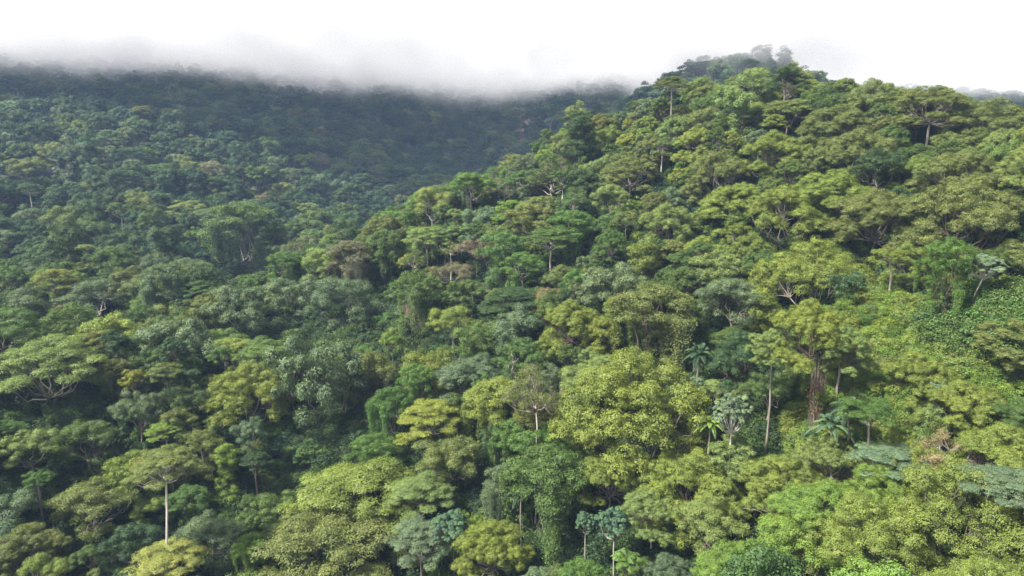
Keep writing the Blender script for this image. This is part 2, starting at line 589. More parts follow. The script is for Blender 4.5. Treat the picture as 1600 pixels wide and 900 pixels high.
def frond(lv, rng, base, az, el, ln, sag, leaflet=0.55, hang=0.5, n=26):
    t = np.linspace(0.02, 1, n)
    h = np.array([math.cos(az), math.sin(az), 0])
    d = ln * t
    x = d * math.cos(el) * (1 - 0.12 * t)
    z = d * math.sin(el) - sag * ln * t ** 2.1
    P = base + h * x[:, None] + np.array([0, 0, 1]) * z[:, None]
    tan = unit(np.gradient(P, axis=0))
    side = np.cross(h, [0, 0, 1])
    ls = leaflet * np.sin(math.pi * np.clip(0.12 + 0.85 * t, 0, 1)) + 0.08
    ca = np.full(n, rng.random())
    for sgn in (-1, 1):
        u = unit(sgn * side + tan * 0.55 - np.array([0, 0, hang]))
        nrm = unit(np.cross(tan, u) * -sgn + np.array([0, 0, 0.3]) + rng.normal(0, 0.12, (n, 3)))
        lv.add(P + u * (ls * 0.5)[:, None], nrm, u, ls, np.full(n, 0.10 + 0.04 * ln / 3), rng, ca, 0.04)
    return P


class Kind:
    """meshes of one tree variant, all modelled at crown width D with the crown's base at the origin"""
    def __init__(s, crown, branches, D, hc, extra=None, r=0.25, lod=None):
        s.crown, s.branches, s.D, s.hc, s.extra, s.r, s.lod = crown, branches, D, hc, extra, r, lod


LEAFMAT = {False: M_LEAF, True: M_LEAF_I}


def far_copy(blobs, rng, name, tuft, per, L, **kw):
    lv = Leaves()
    blob_leaves(lv, rng, blobs, 1.0, tuft, per, L, **kw)
    return lv.mesh(name, M_LEAF_I)


LIB = {}
FARLIB = []


def build_library():
    def add(kind, k):
        LIB.setdefault(kind, []).append(k)
    for i in range(6):
        rng = np.random.default_rng(100 + i)
        D, hc = 12.0, [8.4, 9.2, 7.8, 9.6, 8.2, 8.8][i]
        B = shape_umbrella(rng, D, hc)
        lv = Leaves()
        blob_leaves(lv, rng, B, 1.0, 0.125, 24, 0.122, 0.55, 0.55, 0.155, 0.2, -0.5, (0.76, 1.10))
        tb = limbs(rng, B, (0, 0, -0.4), 0.26, 2)
        add('umbrella', Kind(lv.mesh('crown', M_LEAF), tb.mesh('branches'), D, hc, r=0.26))
    for i in range(6):
        rng = np.random.default_rng(200 + i)
        D, hc = 11.0, [8, 9, 7.2, 8.6, 7.6, 9.4][i]
        B = shape_round(rng, D, hc, loose=[1, 1.1, 1, 1.15, 1.05, 1.1][i])
        lv = Leaves()
        blob_leaves(lv, rng, B, 1.0, [0.15, 0.17, 0.14, 0.19, 0.16, 0.18][i], 13, [0.18, 0.22, 0.165, 0.24, 0.185, 0.21][i], 0.5, 0.45, 0.22, 0.3, -0.5, (0.76, 1.14))
        tb = limbs(rng, B, (0, 0, -0.3), 0.25, 3)
        add('round', Kind(lv.mesh('crown', M_LEAF), tb.mesh('branches'), D, hc, r=0.25))
        if i < 4:
            FARLIB.append((far_copy(B, rng, 'forest_tree', 0.42, 6, 0.45), D, hc))
    for i in range(4):
        rng = np.random.default_rng(300 + i)
        D, hc = 9.0, [11, 12, 10, 13][i]
        B = shape_tall(rng, D, hc)
        lv = Leaves()
        blob_leaves(lv, rng, B, 1.0, 0.16, 13, 0.19, 0.5, 0.45, 0.2, 0.35, -0.5, (0.76, 1.14))
        tb = limbs(rng, B, (0, 0, -0.3), 0.25, 3)
        add('tall', Kind(lv.mesh('crown', M_LEAF), tb.mesh('branches'), D, hc, r=0.25))
        if i < 2:
            FARLIB.append((far_copy(B, rng, 'forest_tree', 0.42, 6, 0.45), D, hc))
    for i in range(4):
        rng = np.random.default_rng(400 + i)
        D, hc = 13.0, [6, 7.4, 6.6, 5.6][i]
        B = shape_layers(rng, D, hc)
        lv = Leaves()
        blob_leaves(lv, rng, B, 1.0, 0.14, 13, 0.18, 0.45, 0.8, 0.18, 0.1, -0.15, (0.8, 1.12))
        tb = limbs(rng, B, (0, 0, -0.4), 0.27, 2)
        add('layered', Kind(lv.mesh('crown', M_LEAF), tb.mesh('branches'), D, hc, r=0.26))
        if i < 2:
            FARLIB.append((far_copy(B, rng, 'forest_tree', 0.4, 6, 0.42), D, hc))
    for i in range(4):
        rng = np.random.default_rng(500 + i)
        D, hc = 8.0, [12, 11, 13, 12][i]
        B = shape_tall(rng, D * 0.8, hc)
        B2 = shape_umbrella(rng, D, 4.5) + np.array([0, 0, hc - 4.5, 0, 0])
        B = np.concatenate([B[B[:, 2] < hc * (0.75 if i % 2 else 0.55)], B2[::2] if i % 2 else B2])
        lv = Leaves()
        blob_leaves(lv, rng, B, 1.0, 0.16, 13, 0.165, 0.6, 0.35, 0.2, 0.7, -0.6, (0.72, 1.15))
        curtains(lv, rng, B, 210, hc * 0.6)
        tb = limbs(rng, B[::3], (0, 0, -0.3), 0.3, 9)
        for _ in range(6):
            a = rng.uniform(0, 6.28); rr = rng.uniform(0.3, 1.8)
            p = np.array([rr * math.cos(a), rr * math.sin(a), hc * rng.uniform(0.5, 0.8)])
            tb.add(curve(p, p * np.array([1.1, 1.1, -0.2]), 0, rng, 6, 0.04), 0.06, 0.03, 4)
        add('vine', Kind(lv.mesh('crown', M_LEAF), tb.mesh('branches'), D, hc, r=0.35))
    for i in range(3):                                         # open, half leafless crowns
        rng = np.random.default_rng(600 + i)
        D, hc = 9.0, 5.5
        B = shape_round(rng, D, hc, loose=1.15)
        lv = Leaves()
        blob_leaves(lv, rng, B, 0.9, 0.18, 10, 0.16, 0.5, 0.4, 0.24, 0.3, -0.5)
        tb = limbs(rng, B, (0, 0, -0.3), 0.26, 1)
        for b in B[::2]:
            for _ in range(5):
                v = unit(rng.normal(0, 1, 3) + np.array([0, 0, 0.4]))
                tb.add(curve(b[:3], b[:3] + v * b[3] * 1.5, 0, rng, 4), 0.04, 0.015, 3)
        add('sparse', Kind(lv.mesh('crown', M_LEAF), tb.mesh('branches'), D, hc, r=0.24))
    for i in range(3):                                         # cecropia
        rng = np.random.default_rng(700 + i)
        D, hc = 6.0, 2.6
        tips, dirs = [], []
        tb = Tubes()
        n = 84
        for k in range(n):
            t = (k + 0.5) / n
            a = k * 2.4
            if rng.random() < 0.16:
                continue
            rr = 2.6 * math.sqrt(t) * rng.uniform(0.72, 1.08) * (1 + 0.16 * math.cos(a + i))
            p = np.array([rr * math.cos(a), rr * math.sin(a), 2.3 - 1.35 * t * t + 0.28 * math.sin(3 * a + i) + rng.normal(0, 0.22)])
            tips.append(p); dirs.append(unit(np.array([p[0], p[1], 2.0])))
            if k % 4 == 0:
                tb.add(curve((0, 0, -0.3), p, -0.18, rng, 6, 0.02), 0.075, 0.025, 5)
        lv = Leaves()
        palmate(lv, rng, tips, dirs)
        add('cecropia', Kind(lv.mesh('crown', M_LEAF), tb.mesh('branches'), D, hc, r=0.11))
    for i in range(3):                                         # palms
        rng = np.random.default_rng(800 + i)
        lv = Leaves()
        tb = Tubes()
        for k in range(22):
            a = k * 2.4
            el = math.radians(78 - 62 * (k / 21.0))
            frond(lv, rng, np.array([0, 0, 0.2]), a, el, 3.6 * rng.uniform(0.85, 1.1), 0.55 + 0.25 * k / 21)
        tb.add([(0, 0, -0.5), (0, 0, 0.0), (0, 0, 0.5)], 0.17, 0.08, 6)
        add('palm', Kind(lv.mesh('fronds', M_LEAF), tb.mesh('crown_shaft'), 6.0, 2.2, r=0.15))
    for i in range(2):                                         # tree ferns: shorter, broad arching fronds
        rng = np.random.default_rng(850 + i)
        lv = Leaves()
        tb = Tubes()
        for k in range(20):
            a = k * 2.4
            el = math.radians(60 - 40 * (k / 19.0))
            frond(lv, rng, np.array([0, 0, 0.1]), a, el, 2.6 * rng.uniform(0.85, 1.1), 0.62, 0.7, 0.9, 30)
        tb.add([(0, 0, -0.5), (0, 0, 0.0), (0, 0, 0.3)], 0.14, 0.08, 6)
        add('fern', Kind(lv.mesh('fronds', M_LEAF), tb.mesh('crown_shaft'), 4.6, 1.4, r=0.13))
    for i in range(3):                                         # yard-high to man-high bushes
        rng = np.random.default_rng(900 + i)
        D, hc = 6.0, 4.2
        B = shape_round(rng, D, hc)
        B[:, 2] -= 0.4
        lv = Leaves()
        blob_leaves(lv, rng, B, 1.0, 0.15, 12, 0.17, 0.55, 0.5, 0.18, 0.25, -0.4)
        tb = limbs(rng, B, (0, 0, 0.0), 0.13, 3)
        add('bush', Kind(lv.mesh('crown', M_LEAF), tb.mesh('branches'), D, hc, r=0.1))


build_library()

# trunks: unit length, tapered, with a little flare and bend
TRUNKS = []
for i in range(4):
    rng = np.random.default_rng(40 + i)
    tb = Tubes()
    z = np.array([-0.06, 0.0, 0.05, 0.2, 0.4, 0.6, 0.8, 1.0, 1.04])
    bx = np.cumsum(rng.normal(0, 0.75, 9)); by = np.cumsum(rng.normal(0, 0.75, 9))
    bx -= np.interp(z, [0, 1], [bx[1], bx[7]]); by -= np.interp(z, [0, 1], [by[1], by[7]])
    rad = np.array([1.9, 1.55, 1.25, 1.05, 0.97, 0.9, 0.84, 0.78, 0.7])
    th = np.arange(8) / 8 * 2 * math.pi                    # level rings: the unit trunk is stretched to each tree's height
    V = np.stack([bx[:, None] + rad[:, None] * np.cos(th), by[:, None] + rad[:, None] * np.sin(th), np.repeat(z[:, None], 8, 1)], -1).reshape(-1, 3)
    ii = np.arange(8)[:, None] * 8 + np.arange(8)[None]; jj = np.arange(8)[:, None] * 8 + (np.arange(8)[None] + 1) % 8
    TRUNKS.append(mesh_np('trunk', V, np.stack([ii, jj, jj + 8, ii + 8], -1).reshape(-1, 4), M_BARK, True))

BARKS = {'grey': (0.11, 0.095, 0.08), 'brown': (0.075, 0.052, 0.038), 'white': (0.40, 0.37, 0.33), 'pale': (0.21, 0.185, 0.15)}
LEAFC = {
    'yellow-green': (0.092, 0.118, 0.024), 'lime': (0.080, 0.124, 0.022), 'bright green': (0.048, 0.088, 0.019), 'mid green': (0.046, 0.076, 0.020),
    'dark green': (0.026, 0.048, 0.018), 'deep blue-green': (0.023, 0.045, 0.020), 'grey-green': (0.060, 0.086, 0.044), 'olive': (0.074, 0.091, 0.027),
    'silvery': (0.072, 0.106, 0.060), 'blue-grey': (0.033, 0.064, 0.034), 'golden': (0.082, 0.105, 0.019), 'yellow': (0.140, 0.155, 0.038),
    'brownish': (0.088, 0.085, 0.046), 'tan': (0.150, 0.118, 0.056), 'pale green': (0.088, 0.120, 0.036), 'pinkish brown': (0.098, 0.087, 0.060),
}


def jitter_colour(c, rng, a=0.12):
    v = 1 + rng.normal(0, a)
    h = rng.normal(0, a * 0.5)
    return (max(0.01, c[0] * v * (1 + h)), max(0.012, c[1] * v), max(0.006, c[2] * v * (1 - h)), 1.0)


def child(name, me, parent, loc=(0, 0, 0), scale=(1, 1, 1), rot=(0, 0, 0), colour=None):
    o = bpy.data.objects.new(name, me)
    COL.objects.link(o)
    o.parent = parent
    o.location = loc
    o.scale = scale
    o.rotation_euler = rot
    if colour:
        o.color = colour
    return o


NAMES = {'umbrella': ('umbrella_tree', 'umbrella tree'), 'round': ('broadleaf_tree', 'broadleaf tree'), 'tall': ('tall_tree', 'tree'),
         'layered': ('layered_tree', 'tree'), 'vine': ('vine_draped_tree', 'vine-draped tree'), 'sparse': ('sparse_tree', 'tree'),
         'cecropia': ('cecropia_tree', 'cecropia tree'), 'palm': ('palm_tree', 'palm'), 'fern': ('tree_fern', 'tree fern'), 'bush': ('bush', 'bush')}
GROUPS = {'umbrella': 'umbrella trees on the slopes', 'round': 'broadleaf trees on the slopes', 'tall': 'tall trees on the slopes', 'layered': 'layered trees on the slopes',
          'vine': 'vine-draped trees', 'sparse': 'thin-leaved trees', 'cecropia': 'silver-leaved trees', 'palm': 'palms', 'fern': 'tree ferns', 'bush': 'bushes in the clearings'}


def make_tree(kind, variant, x, y, ztop, width, colour, bark, rz, label, squash=1.0, lean=None, ground=None, px_thin=False):
    """a thing: Empty at the foot of the trunk > trunk, branches, crown"""
    k = LIB[kind][variant % len(LIB[kind])]
    s = width / k.D
    sz = s * squash
    fx, fy = (lean if lean is not None else (0, 0))      # foot of the trunk relative to the crown
    gz = ground_z(x + fx, y + fy) if ground is None else ground
    cz = ztop - k.hc * sz
    if cz < gz + 0.15:                                   # a low bush or a crown reaching the ground
        cz = gz + 0.15
    e = bpy.data.objects.new(NAMES[kind][0], None)
    e.empty_display_size = 0.5
    COL.objects.link(e)
    e.location = (x + fx, y + fy, gz)
    e['label'] = label
    e['category'] = NAMES[kind][1]
    e['group'] = GROUPS[kind]
    hgt = max(0.3, cz - gz)
    tr = min(k.r * max(s, 0.6), hgt * 0.25) * (0.62 if kind == 'sparse' or px_thin else 1.0)
    me = TRUNKS[variant % 4]
    t = child('trunk', me, e, (0, 0, 0), (tr, tr, hgt), (0, 0, rz * 1.7), bark)
    if lean is not None:                                  # shear the straight trunk into a bowed one of its own
        mm = me.copy(); t.data = mm
        zz = np.zeros(len(mm.vertices) * 3, np.float32)
        mm.vertices.foreach_get('co', zz); zz = zz.reshape(-1, 3)
        u = np.clip(zz[:, 2], 0, 1.1)
        c, s_ = math.cos(-rz * 1.7), math.sin(-rz * 1.7)
        dx, dy = -fx / tr, -fy / tr
        b = u ** 1.8
        if kind == 'sparse':                              # a twisted stem
            zz[:, 0] += 7.0 * np.sin(u * 9.0) * u * (1 - u) * 2; zz[:, 1] += 4.0 * np.cos(u * 7.0) * u * (1 - u) * 2
        zz[:, 0] += (c * dx - s_ * dy) * b; zz[:, 1] += (s_ * dx + c * dy) * b
        mm.vertices.foreach_set('co', zz.ravel()); mm.update()
    child('crown_shaft' if kind in ('palm', 'fern') else 'branches', k.branches, e, (-fx, -fy, hgt), (s, s, sz), (0, 0, rz), tuple(0.72 * b_ for b_ in bark[:3]) + (1,) if kind != 'sparse' else (0.115, 0.095, 0.078, 1))
    child('fronds' if kind in ('palm', 'fern') else 'crown', k.crown, e, (-fx, -fy, hgt), (s, s, sz), (0, 0, rz), colour)
    return e


# ------------------------------------------------------------------ trees one can single out in the photo
# kind, x, y of the crown's top, crown width (photo pixels), leaf colour, lowest pixel kept clear, bark, label, short name used when naming neighbours
HEROES = [
    ('umbrella', 1455, 137, 96, 'olive', 185, 'pale', 'flat-topped open umbrella tree standing above the ridge skyline', 'the flat-topped skyline tree', .7),
    ('umbrella', 1548, 157, 120, 'olive', 200, 'grey', 'broad olive dome closing the skyline at its right end', 'the broad dome ending the skyline', .9),
    ('round', 1228, 106, 62, 'dark green', 135, 'grey', 'small dark dome at the top of the hill under the misty peak', 'the dark hilltop dome', .8),
    ('umbrella', 1128, 236, 92, 'olive', 285, 'grey', 'pale rounded dome standing clear on the upper left of the near hill', 'the clear-standing pale dome', 1.0),
    ('umbrella', 985, 247, 82, 'olive', 300, 'pale', 'flat umbrella tree with bare forking trunk below its crown', 'the fork-trunked umbrella tree', .7),
    ('tall', 906, 173, 70, 'dark green', 240, 'grey', 'dark tall rounded tree jutting from the ridge edge against the far mountain', 'the dark jutting ridge tree', .8),
    ('layered', 1048, 123, 52, 'olive', 178, 'pale', 'slender tree with long bare pale trunk on the ridge below the mist', 'the slender pale-trunked ridge tree', .8),
    ('umbrella', 1310, 166, 96, 'olive', 195, 'grey', 'low wide olive dome just under the hilltop', 'the olive dome under the hilltop', .9),
    ('umbrella', 1215, 208, 92, 'yellow-green', 250, 'grey', 'yellow-green dome over dark gap midway up the near hill', 'the dome midway up the hill', 1.0),
    ('umbrella', 1345, 205, 100, 'olive', 260, 'grey', 'large olive dome with bare stems below, upper centre of near hill', 'the large olive upper dome', 1.0),
    ('round', 1375, 232, 80, 'dark green', 292, 'grey', 'dark green tree beside shadowed hollow on the upper hill', 'the dark tree by the upper hollow', 1.0),
    ('umbrella', 1505, 235, 120, 'olive', 285, 'grey', 'wide brown-green dome with shaded underside near the right edge', 'the wide brown-green dome', .9),
    ('umbrella', 1300, 268, 110, 'yellow-green', 315, 'grey', 'yellow-green dome above the pair of big lit domes', 'the dome above the lit pair', .9),
    ('umbrella', 1238, 292, 130, 'yellow-green', 350, 'pale', 'big sunlit yellow-green dome, left one of the lit pair', 'the left lit dome', 1.0),
    ('umbrella', 1375, 300, 120, 'olive', 345, 'grey', 'olive dome between the lit domes and the brown-tipped giant', 'the olive dome by the giant', .9),
    ('umbrella', 1512, 288, 165, 'olive', 378, 'brown', 'giant dome tree with brownish tip foliage above the vine pillar', 'the brown-tipped giant', 1.1),
    ('vine', 1488, 372, 62, 'bright green', 515, 'brown', 'green pillar of vines hanging under the giant dome', 'the green vine pillar', 1.25),
    ('umbrella', 1270, 388, 160, 'yellow-green', 500, 'pale', 'large flat yellow-green umbrella tree with bare limbs left of the dark hollow', 'the large flat umbrella tree', 1.1),
    ('cecropia', 1541, 405, 72, 'silvery', 495, 'white', 'silver-crowned tree on a leaning white trunk before the dark hollow', 'the leaning silver tree', .9),
    ('umbrella', 1391, 388, 48, 'yellow-green', 445, 'pale', 'small flat-topped tree on thin pale trunk inside the dark hollow', 'the little tree in the hollow', .6),
    ('round', 1145, 437, 104, 'grey-green', 515, 'grey', 'round grey-green tree left of the large flat umbrella tree', 'the round grey-green tree', .9),
    ('umbrella', 1272, 472, 96, 'yellow-green', 640, 'brown', 'tall tower tree with bare brown trunk wrapped in dead vines', 'the brown tower tree', 1.25),
    ('umbrella', 1210, 518, 70, 'pale green', 580, 'grey', 'pale low dome tucked against the left of the brown tower tree', 'the dome by the tower', .9),
    ('umbrella', 1318, 512, 74, 'pale green', 590, 'grey', 'grey-tinged dome tucked against the clearing side of the tower tree', 'the dome by the clearing', 1.0),
    ('round', 1238, 556, 66, 'pale green', 640, 'grey', 'pale leafy tree low on the left of the brown tower trunk', 'the pale tree low by the tower', 1.1),
    ('round', 1316, 566, 56, 'mid green', 630, 'grey', 'mid-green tree low on the right of the brown tower trunk', 'the green tree low by the tower', 1.0),
    ('round', 1204, 588, 76, 'mid green', 650, 'grey', 'mid-green tree between the forked silver tree and the brown tower', 'the tree before the tower', 0.9),
    ('round', 848, 672, 84, 'bright green', 730, 'grey', 'bright green tree at the foot of the twisted white trunk', 'the tree at the twisted trunk', .9),
    ('round', 1150, 692, 80, 'pale green', 740, 'grey', 'pale leafy tree at the foot of the forked silver tree', 'the pale tree below the silver one', .9),
    ('palm', 1093, 535, 62, 'deep blue-green', 590, 'grey', 'dark palm with drooping fronds among trees above the big domes', 'the dark drooping palm', 1.0),
    ('cecropia', 1086, 592, 32, 'silvery', 618, 'white', 'small silver-leaved tree uphill of the white-trunked silver one', 'the small silver tree', 1.0),
    ('cecropia', 1146, 624, 70, 'silvery', 700, 'white', 'silver-leaved tree with forked white trunk in the lower clearing', 'the forked silver tree', 1.6),
    ('palm', 1110, 648, 52, 'lime', 695, 'pale', 'yellowish drooping palm beside the forked silver tree', 'the yellowish palm', .9),
    ('palm', 1300, 645, 74, 'blue-grey', 690, 'grey', 'wide grey-green palm at the foot of the brown tower tree', 'the wide grey palm', .9),
    ('palm', 1326, 618, 64, 'deep blue-green', 645, 'grey', 'dark palm just behind the wide grey-green palm', 'the dark palm behind', 1.0),
    ('cecropia', 1470, 599, 36, 'silvery', 625, 'white', 'small silver ball-shaped tree at the bottom of the clearing', 'the silver ball tree', .9),
    ('bush', 1298, 605, 42, 'lime', 640, 'grey', 'upright lime-green bush against the tower trunk', 'the lime upright bush', 1.3),
    ('round', 1362, 625, 92, 'bright green', 690, 'grey', 'rounded green tree right of the palms', 'the tree beside the palms', .7),
    ('umbrella', 1432, 605, 96, 'yellow-green', 650, 'grey', 'bright yellow-green crown under the clearing', 'the bright crown under the clearing', 1.0),
    ('umbrella', 1505, 628, 100, 'yellow-green', 690, 'grey', 'yellow-green crown sloping down towards the tan bush', 'the sloping crown', 1.0),
    ('bush', 1462, 647, 62, 'pale green', 690, 'grey', 'pale round bush in front of the sloping yellow-green crown', 'the pale round bush', 1.0),
    ('round', 1530, 603, 58, 'mid green', 640, 'grey', 'small round mid-green tree by the right edge below the clearing', 'the small round tree', .8),
    ('round', 1590, 630, 76, 'mid green', 665, 'grey', 'mid-green tree cut by the right edge below the clearing', 'the cut mid-green tree', .8),
    ('umbrella', 1580, 540, 112, 'olive', 600, 'grey', 'broad golden-olive crown right of the clearing', 'the golden-olive crown', .7),
    ('umbrella', 1302, 685, 100, 'pale green', 735, 'grey', 'pale rounded dome below the wide grey palm', 'the pale dome below the palm', 1.0),
    ('layered', 1395, 704, 112, 'silvery', 745, 'pale', 'flat silvery spreading tree between two green domes', 'the flat silvery tree', .7),
    ('umbrella', 1436, 692, 92, 'yellow-green', 745, 'grey', 'neat green dome in front of the flat silvery tree', 'the neat green dome', 1.1),
    ('sparse', 1492, 682, 96, 'tan', 728, 'brown', 'tan withered tree with dry brown leaves', 'the tan withered tree', .8),
    ('umbrella', 1580, 672, 140, 'yellow-green', 735, 'grey', 'large yellow-green dome at right edge beside the tan tree', 'the dome beside the tan tree', .9),
    ('layered', 1575, 742, 125, 'silvery', 790, 'pale', 'silver-white flat crown sloping out of frame at right', 'the silver-white flat crown', .8),
    ('umbrella', 1228, 720, 124, 'yellow-green', 785, 'grey', 'bright dome with dark hollow at its lower left', 'the bright dome with hollow', 1.0),
    ('umbrella', 1385, 728, 112, 'lime', 790, 'grey', 'lime-green dome at the centre of the lower right crowns', 'the central lime dome', 1.2),
    ('umbrella', 1285, 760, 140, 'lime', 830, 'grey', 'lime rounded crown left of the two great domes', 'the lime crown left of the great pair', 1.0),
    ('umbrella', 1505, 748, 215, 'yellow-green', 890, 'grey', 'greatest yellow-green dome in the lower right corner', 'the greatest corner dome', 1.2),
    ('umbrella', 1372, 784, 180, 'yellow-green', 870, 'pale', 'great yellow-green dome with slanting bare limbs underneath', 'the dome with slanting limbs', 1.0),
    ('round', 1240, 818, 130, 'lime', 895, 'grey', 'lime leafy crown at the bottom edge beside slanting bare limbs', 'the lime bottom crown', .9),
    ('umbrella', 1165, 855, 130, 'lime', 930, 'grey', 'lime dome cut by the bottom edge right of the fern', 'the lime dome by the fern', .9),
    ('umbrella', 957, 563, 155, 'pale green', 622, 'grey', 'wide yellow-green dome behind the biggest central dome', 'the wide dome behind', .9),
    ('umbrella', 985, 622, 225, 'yellow-green', 745, 'grey', 'biggest central dome, bright yellow-green and many-lobed', 'the biggest central dome', 1.15),
    ('umbrella', 1082, 715, 150, 'yellow-green', 790, 'brown', 'yellow-green dome with dark hollow under it, right of the central dome', 'the hollow-bottomed dome', 1.0),
    ('umbrella', 955, 712, 100, 'yellow-green', 775, 'grey', 'lower lobed tree hanging beneath the biggest central dome', 'the lobed tree beneath', .9),
    ('umbrella', 1020, 770, 80, 'pale green', 830, 'pale', 'small pale tree with bent white branches under the hollow-bottomed dome', 'the bent-branched tree', .9),
    ('round', 1110, 790, 110, 'pale green', 870, 'grey', 'grey-green tree under the hollow-bottomed dome', 'the grey-green lower tree', .9),
    ('round', 1045, 600, 80, 'grey-green', 655, 'grey', 'grey-green tree at the right shoulder of the biggest central dome', 'the shoulder tree', .9),
    ('cecropia', 961, 803, 62, 'blue-grey', 870, 'pale', 'dark blue-green palm-leaved tree on thin bare stems', 'the dark stemmed tree', 1.5),
    ('cecropia', 915, 806, 40, 'blue-grey', 850, 'pale', 'smaller dark blue-green tree left of its twin', 'the smaller dark twin', 1.5),
    ('fern', 980, 858, 58, 'bright green', 900, 'brown', 'fresh green tree fern at the bottom below the dark stemmed tree', 'the bright tree fern', 1.0),
    ('vine', 855, 735, 110, 'mid green', 890, 'grey', 'tall green wall of vines left of the biggest central dome', 'the wall of vines', 0.9),
    ('palm', 815, 752, 52, 'deep blue-green', 800, 'grey', 'dark palm sunk among vines at the lower middle', 'the sunken palm', 1.0),
    ('layered', 560, 742, 200, 'yellow-green', 815, 'grey', 'wide yellow-green layered tree at the gully edge', 'the wide layered tree', .9),
    ('layered', 655, 752, 100, 'pale green', 820, 'grey', 'pale feathery tree right of the wide layered one', 'the pale feathery tree', 1.0),
    ('layered', 520, 812, 240, 'olive', 910, 'grey', 'olive-gold layered tree spreading along the bottom edge', 'the olive-gold layered tree', .9),
    ('layered', 655, 820, 92, 'silvery', 915, 'pale', 'silver-green feathery tree at the bottom edge', 'the silver feathery tree', 1.1),
    ('cecropia', 708, 808, 66, 'blue-grey', 890, 'pale', 'blue-green big-leaved tree leaning on the silver feathery tree', 'the blue-green tree', 1.3),
    ('umbrella', 772, 822, 100, 'golden', 890, 'grey', 'golden-green rounded crown at the bottom beside the blue-green tree', 'the golden-green crown', 1.0),
    ('vine', 585, 680, 62, 'bright green', 745, 'grey', 'pointed tower of vines at the gully edge', 'the pointed vine tower', .8),
    ('round', 700, 690, 110, 'olive', 750, 'grey', 'olive tree with reddish tint uphill of the pale feathery tree', 'the reddish-olive tree', .8),
    ('sparse', 838, 572, 86, 'olive', 668, 'white', 'thin tree with a twisted white trunk left of the domes', 'the twisted white trunk', 1.35),
    ('round', 455, 432, 98, 'grey-green', 535, 'grey', 'large grey-green dome, left of two beside the gully', 'the left grey-green giant', 1.0),
    ('round', 545, 440, 112, 'grey-green', 555, 'grey', 'large pale grey-olive tree, right of two beside the gully', 'the pale grey-olive giant', 1.1),
    ('vine', 652, 450, 66, 'mid green', 568, 'brown', 'vine-hung tree with brown dead roots dangling down', 'the brown rooted tree', 1.1),
    ('round', 708, 481, 84, 'yellow-green', 555, 'grey', 'yellow-green tree beside the dangling brown roots', 'the tree by the roots', .9),
    ('bush', 612, 512, 40, 'lime', 540, 'grey', 'small vivid lime tree left of the dangling brown roots', 'the vivid lime tree', 1.2),
    ('sparse', 745, 374, 54, 'pinkish brown', 410, 'grey', 'pinkish-brown half-bare tree on the middle slope', 'the pinkish half-bare tree', .9),
    ('sparse', 708, 408, 60, 'brownish', 445, 'grey', 'brownish half-bare tree below the pinkish one', 'the brownish half-bare tree', .9),
    ('vine', 602, 384, 52, 'mid green', 480, 'grey', 'vine pillar near the top of the gully edge', 'the upper vine pillar', 1.2),
    ('vine', 893, 330, 62, 'bright green', 385, 'grey', 'vine-smothered dome on the middle slope', 'the vine-smothered dome', .8),
    ('vine', 1020, 488, 112, 'olive', 590, 'brown', 'umbrella-topped tree shedding long vine curtains', 'the vine-curtain tree', .8),
    ('tall', 962, 466, 38, 'lime', 530, 'grey', 'narrow vivid green tree left of the vine-curtain tree', 'the narrow vivid tree', .8),
    ('round', 150, 440, 96, 'grey-green', 505, 'white', 'hazy grey crown with thin white trunks by the left gully', 'the hazy grey crown', .9),
    ('umbrella', 203, 418, 72, 'olive', 455, 'grey', 'soft rounded olive dome behind the hazy grey crown', 'the soft olive dome', 1.1),
    ('layered', 72, 540, 160, 'pale green', 660, 'pale', 'large pale layered tree at the left edge', 'the large pale layered tree', 1.1),
    ('layered', 255, 708, 96, 'olive', 858, 'white', 'emergent tree on a tall straight white trunk, lower left', 'the white-trunked emergent', .9),
    ('tall', 350, 694, 56, 'lime', 800, 'grey', 'vivid lime vine-covered column right of the white-trunked emergent', 'the lime column', 1.0),
    ('layered', 262, 858, 112, 'yellow', 915, 'pale', 'yellow-flowering crown at the bottom edge', 'the yellow-flowering crown', .9),
    ('vine', 392, 838, 46, 'lime', 915, 'grey', 'vivid lime drooping vines at the bottom edge', 'the lime drooping vines', .9),
    ('round', 215, 614, 78, 'grey-green', 690, 'grey', 'smoky grey-green tree above the white-trunked emergent', 'the smoky grey-green tree', 1.1),
    ('layered', 258, 660, 52, 'lime', 700, 'grey', 'small lime tiered tree right above the white-trunked emergent', 'the small lime tiered tree', 1.0),
    ('round', 272, 642, 58, 'olive', 675, 'grey', 'olive rounded tree behind the small lime tiered tree', 'the olive tree behind', .9),
    ('umbrella', 385, 578, 128, 'yellow-green', 655, 'grey', 'wide yellow-green crown on the left of the gully', 'the wide crown left of the gully', 1.1),
    ('round', 490, 586, 140, 'grey-green', 760, 'grey', 'huge dark grey-green tree filling the gully', 'the huge gully tree', 1.5),
    ('round', 572, 550, 96, 'olive', 660, 'brown', 'olive tree with brownish underside right of the huge gully tree', 'the brown-bottomed olive tree', 1.3),
    ('vine', 380, 373, 96, 'mid green', 450, 'grey', 'vine-hung crown where the gully meets the far slope', 'the vine-hung gully-head tree', .75),
    ('vine', 446, 393, 52, 'bright green', 430, 'grey', 'small bright vine-hung tree beyond the left grey-green giant', 'the small bright vine tree', .7),
    ('round', 735, 272, 76, 'bright green', 320, 'grey', 'bright green crown on the ridge edge against the dark mountain', 'the bright ridge-edge crown', .7),
    ('umbrella', 600, 336, 66, 'olive', 368, 'grey', 'pale olive crown where the ridge edge dips', 'the pale ridge-dip crown', 1.0),
    ('layered', 45, 288, 36, 'dark green', 338, 'white', 'dark tree on a white trunk at left of the far slope', 'the white trunk on the far slope', .9),
    ('round', 42, 247, 62, 'olive', 290, 'grey', 'olive dome high on the left far slope', 'the olive far-slope dome', .8),
